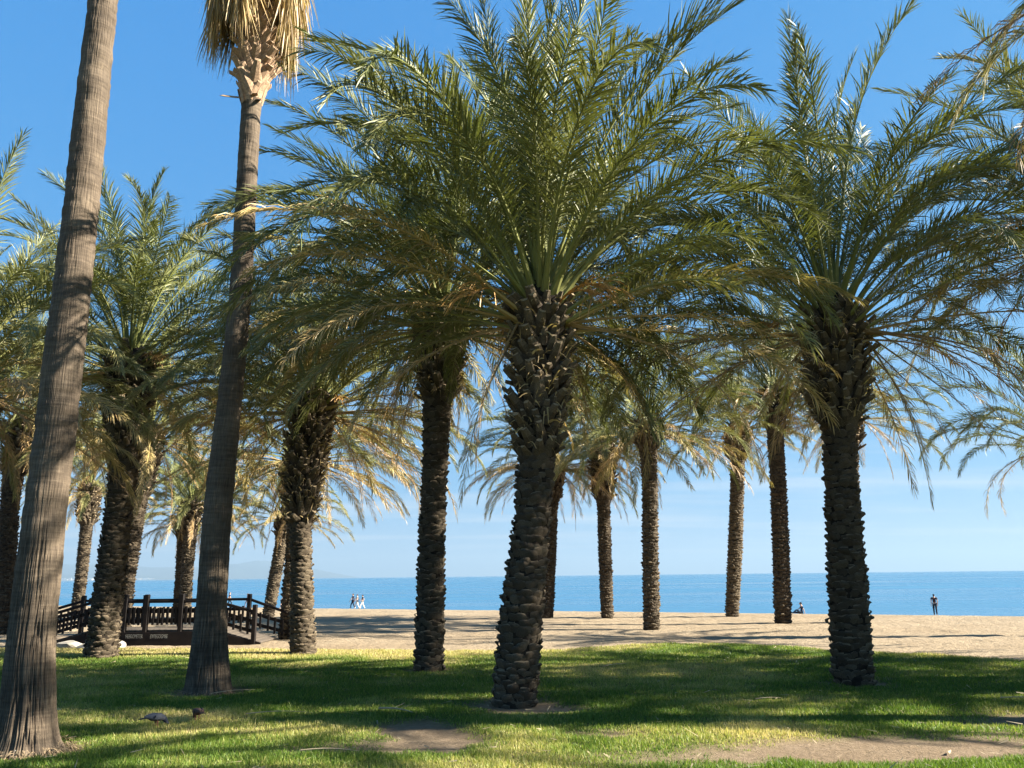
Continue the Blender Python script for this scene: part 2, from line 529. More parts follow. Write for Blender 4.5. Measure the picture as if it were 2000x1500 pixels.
xs = axis(-60, -13, 13, 45, 0.14, 1.2)
ys = axis(-40, 6.5, 22, 23.9, 0.14, 1.2)
def lawn_z(x, y):
    e = edge_f(x, y)
    return ground_z(x, y) + 0.035 * np.clip(e / 0.6, 0, 1) + 0.02 * (fbm(x * 2.2, y * 2.2, 0, 71, 3) - 0.5) - 0.03 * bare_f(x, y)
me, V = grid_mesh('lawn', xs, ys, lawn_z, keep=lambda x, y: edge_f(x, y) > 0.0)
attr(me, 'bare', bare_f(V[:, 0], V[:, 1]))
attr(me, 'dry', dry_f(V[:, 0], V[:, 1]))
lawn = tag(link('lawn', me, M['lawn']), kind='structure')

# sea: a sheet that starts under the beach slope and runs out past the horizon
me, V = grid_mesh('sea', np.array([-45000, -9000, -2500, -600, 600, 2500, 9000, 45000.]), np.array([50, 200, 900, 4000, 16000, 44000.]),
                  lambda x, y: np.full_like(x, SEA_Z), smooth=False)
sea = tag(link('sea', me, M['sea']), kind='structure')

# far mountains across the bay, and the white town on their shore
def ridge(px, ph, depth, y0, seed, rough):
    xs_ = np.linspace(px[0], px[-1], 170)
    vs = np.linspace(0, 1, 22)
    X, Vv = np.meshgrid(xs_, vs)
    H = np.interp(X, px, ph)
    prof = np.sin(np.clip(Vv * 1.25, 0, 1) * math.pi / 2) ** 1.2
    Z = SEA_Z - 2 + (H * prof) * (0.78 + rough * (fbm(X / 1400, Vv * 5, 0, seed, 5) - 0.25))
    Y = y0 + depth * Vv + 700 * (fbm(X / 3000, 0, 0, seed + 9, 3) - 0.5)
    idx = np.arange(X.size).reshape(X.shape)
    Q = np.stack([idx[:-1, :-1], idx[:-1, 1:], idx[1:, 1:], idx[1:, :-1]], -1).reshape(-1, 4)
    return np_mesh('mountain', np.stack([X.ravel(), Y.ravel(), Z.ravel()], 1), quads=Q, smooth=True)
me = ridge([-32000, -22000, -16500, -14000, -12000, -10200, -8700, -7400, -6400, -5400],
           [720, 680, 560, 520, 430, 500, 600, 430, 190, 0], 6000, 24000, 81, 0.55)
tag(link('mountains', me, M['mountain']), kind='structure')
me = ridge([-26000, -19000, -13500, -11500, -10300, -9200, -8300], [220, 190, 150, 185, 160, 60, 0], 2500, 20500, 91, 0.7)
tag(link('foothills', me, M['mountain']), kind='structure')
rng = np.random.default_rng(5)
Vs, Qs = [], []
for k in range(230):
    x = -14800 + 6000 * rng.random() ** 0.8
    y = 20150 + 500 * rng.random()
    w, h = 25 + 70 * rng.random(), 10 + 42 * rng.random() ** 2
    z0 = SEA_Z + (y - 20150) * 0.06
    v, q = box_arrays(x - w, x + w, y - 12, y + 12, z0, z0 + h)
    Qs += [tuple(i + len(Vs) for i in f_) for f_ in q]; Vs += v
me = np_mesh('town', Vs, quads=Qs)
tag(link('town', me, M['town']), 'white town along the far shore below the hazy mountains', 'town', kind='stuff')

# ------------------------------------------------------------------ haze
HAZE_DENSITY = 7e-5
v, q = box_arrays(-44500, 44500, -6000, 43500, -4.2, 860)
me = np_mesh('haze', v, quads=q)
hm = bpy.data.materials.new('haze_air'); hm.use_nodes = True
nt = hm.node_tree
nt.nodes.remove(nt.nodes['Principled BSDF'])
pv = nt.nodes.new('ShaderNodeVolumePrincipled')
pv.inputs['Color'].default_value = (0.28, 0.40, 0.52, 1)
pv.inputs['Density'].default_value = HAZE_DENSITY
pv.inputs['Anisotropy'].default_value = 0.12
nt.links.new(pv.outputs[0], nt.nodes['Material Output'].inputs['Volume'])
haze = tag(link('haze', me, hm), kind='stuff')

# ------------------------------------------------------------------ grass blades
def grass():
    rng = np.random.default_rng(11)
    N = 760000
    # nearer ground gets more blades: distance drawn with density falling as 1/d
    d = 6.4 * (21.6 / 6.4) ** rng.random(N)
    x = (rng.random(N) * 2 - 1) * (0.70 * d + 1.2)
    y = d
    e = edge_f(x, y)
    bare = bare_f(x, y)
    dry = dry_f(x, y)
    clump = fbm(x * 5, y * 5, 0, 55, 3)
    keep = (e > 0.02) & (rng.random(N) > bare * 1.15) & (rng.random(N) < 0.35 + 1.1 * clump)
    x, y, dry, clump, bare = x[keep], y[keep], dry[keep], clump[keep], bare[keep]
    n = len(x)
    z = lawn_z(x, y) - 0.004
    h = (0.022 + 0.036 * rng.random(n) ** 1.6) * (0.55 + 0.9 * clump) * (1 - 0.5 * bare)
    w = (0.0028 + 0.0035 * rng.random(n)) * (0.7 + y / 22)
    a = rng.random(n) * 2 * math.pi
    lean = rng.normal(0, 0.55, n); la = rng.random(n) * 2 * math.pi
    V = np.empty((n, 3, 3), np.float32)
    cx, sx = np.cos(a) * w, np.sin(a) * w
    V[:, 0] = np.stack([x - cx, y - sx, z], 1)
    V[:, 1] = np.stack([x + cx, y + sx, z], 1)
    V[:, 2] = np.stack([x + np.cos(la) * lean * h, y + np.sin(la) * lean * h, z + h], 1)
    me = np_mesh('grass', V.reshape(-1, 3), tris=np.arange(3 * n).reshape(-1, 3))
    dv = np.clip(0.20 + 0.66 * dry + rng.normal(0, 0.14, n) + 0.2 * (rng.random(n) < 0.12), 0, 1)
    attr(me, 'dry', np.repeat(dv, 3))
    return me
tag(link('grass', grass(), M['grass']), 'mown green grass with straw coloured blades on the lawn', 'grass', kind='stuff')

# ------------------------------------------------------------------ palm fronds
def frond_mesh(name, e0, bend, age_shade, seed, L=4.4, n_side=145, hang=False):
    rng = np.random.default_rng(seed)
    ns = 34
    s = np.linspace(0, 1, ns + 1)
    side = R(rng.normal(0, 17))
    th = R(e0) - R(bend) * s ** (1.3 if age_shade > 0.7 else 1.75) + R(2.0) * np.sin(s * 9 + rng.random() * 6)
    if hang: th = np.maximum(th, R(-88))
    ps = side * s ** 1.6
    T = np.stack([np.cos(th) * np.cos(ps), np.cos(th) * np.sin(ps), np.sin(th)], 1)
    Nn = np.stack([-np.sin(th) * np.cos(ps), -np.sin(th) * np.sin(ps), np.cos(th)], 1)
    B = np.cross(Nn, T)
    tw = R(rng.normal(0, 38)) * s ** 1.2
    B, Nn = B * np.cos(tw)[:, None] + Nn * np.sin(tw)[:, None], Nn * np.cos(tw)[:, None] - B * np.sin(tw)[:, None]
    P = np.zeros((ns + 1, 3))
    P[1:] = np.cumsum((T[1:] + T[:-1]) / 2, 0) * (L / ns)
    V, Tr, Qd = [], [], []
    at_age, at_tint, at_stem = [], [], []
    # rachis: a five-sided tapering rod, broad and flat at its base
    wb = np.interp(s, [0, 0.05, 0.14, 0.5, 1], [0.085, 0.050, 0.026, 0.014, 0.003])
    hb = np.interp(s, [0, 0.05, 0.14, 0.5, 1], [0.030, 0.026, 0.020, 0.011, 0.003])
    k5 = np.arange(5) * 2 * math.pi / 5 + 0.3
    ring = P[:, None] + B[:, None] * (np.cos(k5)[None, :, None] * wb[:, None, None]) + Nn[:, None] * (np.sin(k5)[None, :, None] * hb[:, None, None])
    V.append(ring.reshape(-1, 3))
    i0 = np.arange(ns)[:, None] * 5 + np.arange(5)[None]
    i1 = np.arange(ns)[:, None] * 5 + (np.arange(5)[None] + 1) % 5
    Qd.append(np.stack([i0, i1, i1 + 5, i0 + 5], -1).reshape(-1, 4))
    nv = (ns + 1) * 5
    at_age.append(np.full(nv, age_shade)); at_tint.append(np.full(nv, 0.5)); at_stem.append(np.ones(nv))
    # leaflets
    for sg in (-1, 1):
        n = n_side
        u = (np.arange(n) + 0.5 + rng.normal(0, 0.22, n)) / n
        u = np.clip(u, 0.004, 0.998)
        sk = 0.16 + 0.84 * u
        keep = rng.random(n) > (0.03 + 0.16 * max(0, age_shade - 0.5))
        sk, u = sk[keep], u[keep]; n = len(u)
        def at(A):
            return np.stack([np.interp(sk, s, A[:, c]) for c in range(3)], 1)
        p0, t, bb, nn = at(P), at(T), at(B), at(Nn)
        ln = L * 0.122 * np.interp(u, [0, 0.06, 0.22, 0.55, 0.85, 1], [0.22, 0.45, 0.95, 1.0, 0.70, 0.42]) * rng.uniform(0.85, 1.1, n)
        phi = R(np.interp(u, [0, 0.3, 1], [58, 48, 22])) + R(1) * rng.normal(0, 7, n)
        lift = R(np.where(rng.random(n) < 0.5, 42, 16)) + R(1) * rng.normal(0, 9, n)
        kk = np.linspace(0, 1, 16)
        phi = phi + R(np.interp(u, kk, rng.normal(0, 7, 16)))
        lift = lift + R(np.interp(u, kk, rng.normal(0, 12, 16)))
        ln = np.where(rng.random(n) < 0.06 + 0.10 * age_shade, ln * rng.uniform(0.3, 0.7, n), ln)
        if age_shade > 0.55:
            lift = lift - R(28) * (age_shade - 0.4); phi = phi - R(16) * (age_shade - 0.4)
        d = np.cos(phi)[:, None] * t + np.sin(phi)[:, None] * (sg * bb * np.cos(lift)[:, None] + nn * np.sin(lift)[:, None])
        W = t - (t * d).sum(1)[:, None] * d
        W /= np.linalg.norm(W, axis=1)[:, None] + 1e-9
        X = np.cross(d, W)
        ra = R(1) * rng.normal(0, 30, n)
        W = W * np.cos(ra)[:, None] + X * np.sin(ra)[:, None]
        w = 0.0096 * (L / 4.4) * np.interp(u, [0, 0.1, 0.5, 1], [0.45, 0.9, 1.05, 0.7]) * (1 - 0.25 * max(0, age_shade - 0.5))
        g = (0.15 + 0.55 * age_shade ** 1.5 + (0.22 if e0 < 42 else 0.0)) * rng.uniform(0.5, 1.5, n)
        pts, cur, dd = [p0], p0, d.copy()
        for fr in (0.36, 0.34, 0.30):
            cur = cur + dd * (ln * fr)[:, None]
            pts.append(cur)
            dd = dd + np.array([0, 0, -1.0]) * g[:, None] + rng.normal(0, 0.04, (n, 3))
            dd /= np.linalg.norm(dd, axis=1)[:, None]
        rows = [pts[0] - W * (w * 0.5)[:, None], pts[0] + W * (w * 0.5)[:, None],
                pts[1] - W * w[:, None], pts[1] + W * w[:, None],
                pts[2] - W * (w * 0.72)[:, None], pts[2] + W * (w * 0.72)[:, None], pts[3]]
        V.append(np.stack(rows, 1).reshape(-1, 3))
        o = nv + np.arange(n)[:, None] * 7
        Qd.append(np.concatenate([o + np.array([[0, 1, 3, 2]]), o + np.array([[2, 3, 5, 4]])], 0))
        Tr.append(o + np.array([[4, 5, 6]]))
        nv += n * 7
        la = age_shade + rng.normal(0, 0.07, n)
        ext = np.array([0, 0, 0, 0, 0.03, 0.03, 0.16])
        at_age.append((la[:, None] + ext[None] * rng.uniform(0, 1.6, n)[:, None]).ravel())
        at_tint.append(np.repeat(rng.random(n), 7)); at_stem.append(np.zeros(n * 7))
    me = np_mesh(name, np.concatenate(V), tris=np.concatenate(Tr), quads=np.concatenate(Qd))
    attr(me, 'age_shade', np.clip(np.concatenate(at_age), 0, 1))
    attr(me, 'tint', np.concatenate(at_tint))
    attr(me, 'stem', np.concatenate(at_stem))
    me.materials.append(M['frond'])
    return me

G_E = [85, 76, 66, 56, 46, 36, 26, 16, 6, -6]
O_E = [26, 10, -6, -22]
D_E = [12, -12, -36, -60]
rg = random.Random(3)
GREEN, OLD, DRY = {}, {}, {}
sd = 100
for e in G_E:
    GREEN[e] = []
    for k in range(4):
        sd += 1
        bend = (rg.uniform(25, 95) if e > 60 else rg.uniform(62, 120) if e > 30 else rg.uniform(52, 90))
        GREEN[e].append(frond_mesh('frond', e + rg.uniform(-3, 3), bend, 0.08 + 0.22 * (85 - e) / 91 + rg.uniform(-.03, .05), sd))
for e in O_E:
    OLD[e] = []
    for k in range(4):
        sd += 1
        OLD[e].append(frond_mesh('frond', e + rg.uniform(-4, 4), rg.uniform(44, 78), rg.uniform(0.44, 0.72), sd))
for e in D_E:
    DRY[e] = []
    for k in range(4):
        sd += 1
        DRY[e].append(frond_mesh('dry_frond', e + rg.uniform(-5, 5), rg.uniform(35, 75) if e > -30 else rg.uniform(14, 34), rg.uniform(0.78, 0.97), sd, L=3.8, n_side=64, hang=True))

def flower_stalk_mesh(seed):
    rng = np.random.default_rng(seed)
    V, Q, T = [], [], []
    def strip(pts, w, ax):
        b0 = len(V)
        for p in pts:
            V.append(p - ax * w); V.append(p + ax * w)
        for i in range(len(pts) - 1):
            Q.append((b0 + 2 * i, b0 + 2 * i + 1, b0 + 2 * i + 3, b0 + 2 * i + 2))
    main = []
    p = np.zeros(3); e = R(52)
    for i in range(9):
        main.append(p.copy())
        p = p + np.array([math.cos(e), 0, math.sin(e)]) * 0.11; e -= R(13)
    strip(main, 0.018, np.array([0, 1.0, 0])); strip(main, 0.014, np.array([0.5, 0, 0.8]))
    for k in range(34):
        q = main[5 + k % 4].copy()
        d = np.array([0.7 + rng.normal(0, .35), rng.normal(0, .5), 0.1 + rng.normal(0, .3)]); d /= np.linalg.norm(d)
        pts = []
        for i in range(5):
            pts.append(q.copy()); q = q + d * 0.10; d = d + np.array([0, 0, -0.45]); d /= np.linalg.norm(d)
        a = rng.normal(0, 1, 3); a /= np.linalg.norm(a)
        strip(pts, 0.006, a)
    me = np_mesh('flower_stalk', np.array(V), quads=np.array(Q))
    attr(me, 'age_shade', np.full(len(V), rng.random())); attr(me, 'tint', rng.random(len(V))); attr(me, 'stem', np.zeros(len(V)))
    me.materials.append(M['strand'])
    return me
STALKS = [flower_stalk_mesh(k) for k in range(3)]

# ------------------------------------------------------------------ leaf bases of the date palm trunks
def nub_arrays(seed):
    """a worn leaf base: a lump that swells upward to a ledge. Local x across, y outward, z up, about one unit wide"""
    rng = np.random.default_rng(seed)
    us = np.array([-1, -0.45, 0.45, 1.0])
    vs = [0.0, 0.42, 0.82, 1.0]
    pr = [0.02, 0.16, 0.36, 0.30]
    hw = [0.30, 0.50, 0.54, 0.42]
    V = []
    for v, p, h in zip(vs, pr, hw):
        for u in us:
            V.append((u * h + rng.normal(0, .035), -0.06 + (p * (1 - 0.75 * u * u)) * rng.uniform(.75, 1.25), v * 0.85 + rng.normal(0, .04) - 0.12 * abs(u) * v))
    for u in us:
        V.append((u * 0.36, -0.10, 0.80 + rng.normal(0, .03)))
    Q = []
    for j in range(4):
        for i in range(3):
            a = j * 4 + i
            Q.append((a, a + 1, a + 5, a + 4))
    return np.array(V), np.array(Q), np.array([0] * 9 + [0.6] * 3, float)

def stub_arrays(seed):
    """a cut petiole stub: a broad flattened horn that leaves the trunk, with a pale cut end"""
    rng = np.random.default_rng(seed)
    secs = [(0.0, 0.52, 0.14, 0.0), (0.35, 0.46, 0.15, 0.14), (0.75, 0.34, 0.13, 0.36 + rng.uniform(-.05, .05)), (1.1 + rng.uniform(-.2, .25), 0.25, 0.10, 0.62 + rng.uniform(-.14, .14))]
    V, Q, cut = [], [], []
    for z, hw, th, y in secs:
        j = rng.normal(0, 0.02, 12)
        V += [(-hw + j[0], y - 0.1 + j[1], z), (0, y - 0.1 - th * .4, z + j[2]), (hw + j[3], y - 0.1 + j[4], z),
              (hw * .8, y + th * .5 - .1, z - 0.08), (0, y + th * 1.2 - .1, z - 0.12), (-hw * .8, y + th * .5 - .1, z - 0.08)]
    for k in range(3):
        for i in range(6):
            a, b2 = k * 6 + i, k * 6 + (i + 1) % 6
            Q.append((a, b2, b2 + 6, a + 6)); cut.append(0.25 if k == 2 else 0)
    Q.append((18, 19, 20, 21)); Q.append((18, 21, 22, 23)); cut += [1, 1]
    return np.array(V), np.array(Q), np.array(cut, float)

def as_mesh(name, arr, mat):
    V, Q, cut = arr
    me = np_mesh(name, V, quads=Q, smooth=(name == 'leaf_base' and len(V) == 20))
    attr(me, 'cut', cut, 'FACE')
    attr(me, 'tint', np.full(len(V), 0.5))
    me.materials.append(mat)
    return me
NUBS = [nub_arrays(k) for k in range(6)]
STUBS = [stub_arrays(50 + k) for k in range(6)]
NUB_ME = [as_mesh('leaf_base', a, M['scale']) for a in NUBS]
STUB_ME = [as_mesh('leaf_base', a, M['scale']) for a in STUBS]

def spine_fn(pts):
    """pts: (dx, z, r). Returns a function z -> (dx, r) smooth in z, with a gentle lean"""
    z = np.array([p[1] for p in pts], float); dx = np.array([p[0] for p in pts], float); r = np.array([p[2] for p in pts], float)
    zz = np.linspace(z[0], z[-1], 200)
    def smooth(v, k):
        a = np.interp(zz, z, v)
        ker = np.hanning(k); ker /= ker.sum()
        pad = np.pad(a, k // 2, mode='reflect', reflect_type='odd')
        return np.convolve(pad, ker, 'valid')[:200]
    dxs, rs = smooth(dx, 31), smooth(r, 9)
    return lambda q: (np.interp(q, zz, dxs), np.interp(q, zz, rs))

def make_date_palm(label, base, pts, boots, L=4.4, nf=62, nd=14, seed=0, near=False, rc=0.80, dy=0.0, stalks=0, clear=0.0, low=92, az0=None, age_shade=None, oldp=0.55):
    """rc: the trunk core is this share of the measured radius, the leaf bases make up the rest"""
    rng = random.Random(seed); nrg = np.random.default_rng(seed)
    bx, by = base
    gz = float(ground_z(bx, by))
    root = empty('date_palm', (bx, by, gz), label, 'palm tree', 'date palms of the beach park')
    f = spine_fn(pts)
    H = pts[-1][1]
    # core
    nseg = 20
    zs = np.concatenate([np.arange(-0.15, H, 0.11), [H, H + 0.15, H + 0.28, H + 0.34]])
    dx, r = f(np.clip(zs, 0, H))
    r = r * rc
    r[-3:] *= [0.8, 0.5, 0.08]
    lean_y = dy * np.clip(zs, 0, H) / H
    an = np.arange(nseg) * 2 * math.pi / nseg
    A, ZZ = np.meshgrid(an, zs)
    rr = r[:, None] * (0.90 + 0.16 * fbm(np.cos(A) * 3.2 + 9, np.sin(A) * 3.2 + 9, ZZ * 5, seed, 3))
    V = np.stack([dx[:, None] + rr * np.cos(A), lean_y[:, None] + rr * np.sin(A), ZZ], -1).reshape(-1, 3)
    i0 = np.arange(len(zs) - 1)[:, None] * nseg + np.arange(nseg)[None]
    i1 = np.arange(len(zs) - 1)[:, None] * nseg + (np.arange(nseg)[None] + 1) % nseg
    me = np_mesh('trunk', V, quads=np.stack([i0, i1, i1 + nseg, i0 + nseg], -1).reshape(-1, 4))
    trunk = link('trunk', me, M['core'], root)
    # leaf bases
    places = []
    z = -0.02
    row = 0
    while z < H - 0.05:
        dxx, rad = f(max(z, 0)); dxx, rad = float(dxx), float(rad)
        boot = z > boots
        w = (0.135 if not boot else 0.185) * rng.uniform(.97, 1.03)
        n = max(6, round(2 * math.pi * rad / (w * (0.86 if not boot else 1.0))))
        for k in range(n):
            a = (k + 0.5 * (row % 2)) * 2 * math.pi / n + rng.gauss(0, 0.05)
            zz = z + rng.gauss(0, 0.018)
            ir = rad * rc
            if z < 0.5: ir *= 0.97
            pos = Vector((dxx + ir * math.cos(a), dy * z / H + ir * math.sin(a), zz))
            out = Vector((math.cos(a), math.sin(a), 0))
            tilt = rng.gauss(0.02, 0.13 if not boot else 0.2)
            up = Vector((0, 0, 1)) + out * (tilt + (0.22 if boot else 0.0)) + Vector((-math.sin(a), math.cos(a), 0)) * rng.gauss(0, 0.14 if not boot else 0.28)
            m4 = frame_from(up, out, pos)
            sc = w * rng.uniform(0.86, 1.18)
            depth = sc * rng.uniform(.8, 1.6) * (0.92 if not boot else 1.0)
            if boot:
                sc *= rng.uniform(0.72, 1.15)
            m4 = m4 @ Matrix.Diagonal((sc, depth, sc * rng.uniform(.85, 1.15) * (1.0 if not boot else 1.2), 1))
            if not boot and rng.random() < 0.14: m4 = m4 @ Matrix.Diagonal((0.9, 0.55, 0.7, 1))    # worn away
            places.append((boot, rng.randrange(6), m4, math.sin(a) * by + math.cos(a) * bx))
        z += (0.098 if not boot else 0.135) * rng.uniform(.92, 1.08)
        row += 1
    places.sort(key=lambda p: p[3])
    singles = places[:300] if near else []
    rest = places[300:] if near else places
    for boot, kk, m4, _ in singles:
        link('leaf_base', (STUB_ME if boot else NUB_ME)[kk], None, root, m4)
    Vs, Qs, Cs, Ts, o = [], [], [], [], 0
    for boot, kk, m4, _ in rest:
        v, q, c = (STUBS if boot else NUBS)[kk]
        mm = np.array(m4)
        Vs.append(v @ mm[:3, :3].T + mm[:3, 3]); Qs.append(q + o); Cs.append(c); Ts.append(np.full(len(v), rng.random())); o += len(v)
    me = np_mesh('leaf_bases', np.concatenate(Vs), quads=np.concatenate(Qs))
    attr(me, 'cut', np.concatenate(Cs), 'FACE'); attr(me, 'tint', np.concatenate(Ts))
    tag(link('leaf_base_cover', me, M['scale'], root), kind='stuff')
    # frayed fibre hanging about the upper leaf bases
    if near:
        Vs, Qs = [], []
        for k in range(420):
            a = rng.uniform(0, 2 * math.pi); zz = rng.uniform(boots + 0.1, H - 0.05)
            dxx, rad = f(zz); rad = float(rad) * 1.02
            p = np.array([float(dxx) + rad * math.cos(a), dy * zz / H + rad * math.sin(a), zz])
            d = np.array([math.cos(a) + rng.gauss(0, .8), math.sin(a) + rng.gauss(0, .8), rng.gauss(0, .8)]); d /= np.linalg.norm(d)
            wv = nrg.normal(0, 1, 3); wv /= np.linalg.norm(wv)
            ln, w = rng.uniform(.08, .32), rng.uniform(.005, .02)
            b0 = len(Vs)
            for i in range(4):
                Vs += [p - wv * w * (1 - i * .25), p + wv * w * (1 - i * .25)]
                p = p + d * ln / 3; d = d + np.array([0, 0, -0.35]); d /= np.linalg.norm(d)
            for i in range(3): Qs.append((b0 + 2 * i, b0 + 2 * i + 1, b0 + 2 * i + 3, b0 + 2 * i + 2))
        me = np_mesh('leaf_fibre', np.array(Vs), quads=np.array(Qs))
        attr(me, 'age_shade', nrg.random(len(Vs)) * 0.2 + 0.35); attr(me, 'tint', nrg.random(len(Vs))); attr(me, 'stem', np.zeros(len(Vs)))
        tag(link('leaf_fibre', me, M['thatch'], root), kind='stuff')
    # crown
    tdx, tr = f(H); tdx, tr = float(tdx), float(tr)
    shift = rng.uniform(-0.12, 0.06) + (0 if near else 0.015) if age_shade is None else age_shade
    lift_e = rng.uniform(-7, 7)
    ph = az0 if az0 is not None else rng.uniform(0, 6.28)
    def put(me, az, u, sc, name, tilt=0.0, droop=0.75):
        rr = tr * (0.12 + 0.72 * u)
        loc = Vector((tdx + rr * math.cos(az), dy + rr * math.sin(az), H + 0.30 - droop * u))
        m4 = Matrix.Translation(loc) @ Matrix.Rotation(az, 4, 'Z') @ Matrix.Rotation(tilt, 4, 'X') @ Matrix.Scale(sc, 4)
        o = link(name, me, None, root, m4)
        o.color = (1.0 + shift, 1, 1, 1)
    to_cam = math.atan2(-by, -bx)
    def facing(a): return abs((a - to_cam + math.pi) % (2 * math.pi) - math.pi)
    for i in range(nf):
        u = (i + 0.5) / nf
        az = ph + i * 2.39996 + rng.gauss(0, .12)
        if clear and u > 0.55 and facing(az) < clear * (u - 0.2): continue    # pruned on the path side
        e0 = min(88, 86 + lift_e * u - low * u ** 0.95 + rng.gauss(0, 6))
        sc = (L / 4.4) * rng.uniform(.88, 1.08) * (0.72 + 0.28 * min(1, u / 0.12)) * (1.04 - 0.20 * u)
        if u > (0.72 if near else 0.80) and rng.random() < oldp:
            e = min(O_E, key=lambda q: abs(q - e0)); me = rng.choice(OLD[e])
        else:
            e = min(G_E, key=lambda q: abs(q - e0)); me = rng.choice(GREEN[e])
        put(me, az, u, sc, 'frond', rng.gauss(0, .12))
    for i in range(nd):
        az = ph + 1.1 + i * 2.39996 + rng.gauss(0, .3)
        if clear and facing(az) < clear: continue
        e = rng.choice(D_E[:2] + D_E)
        put(rng.choice(DRY[e]), az, rng.uniform(0.95, 1.2), min(L, 4.5) / 4.4 * (rng.uniform(.7, 1.0) if e > -30 else rng.uniform(.45, .72)), 'dry_frond', rng.gauss(0, .2), 0.62)
    for i in range(stalks):
        az = rng.uniform(0, 6.28)
        put(STALKS[i % 3], az, 0.7, L / 4.4 * rng.uniform(.8, 1.1), 'flower_stalk')
    return root

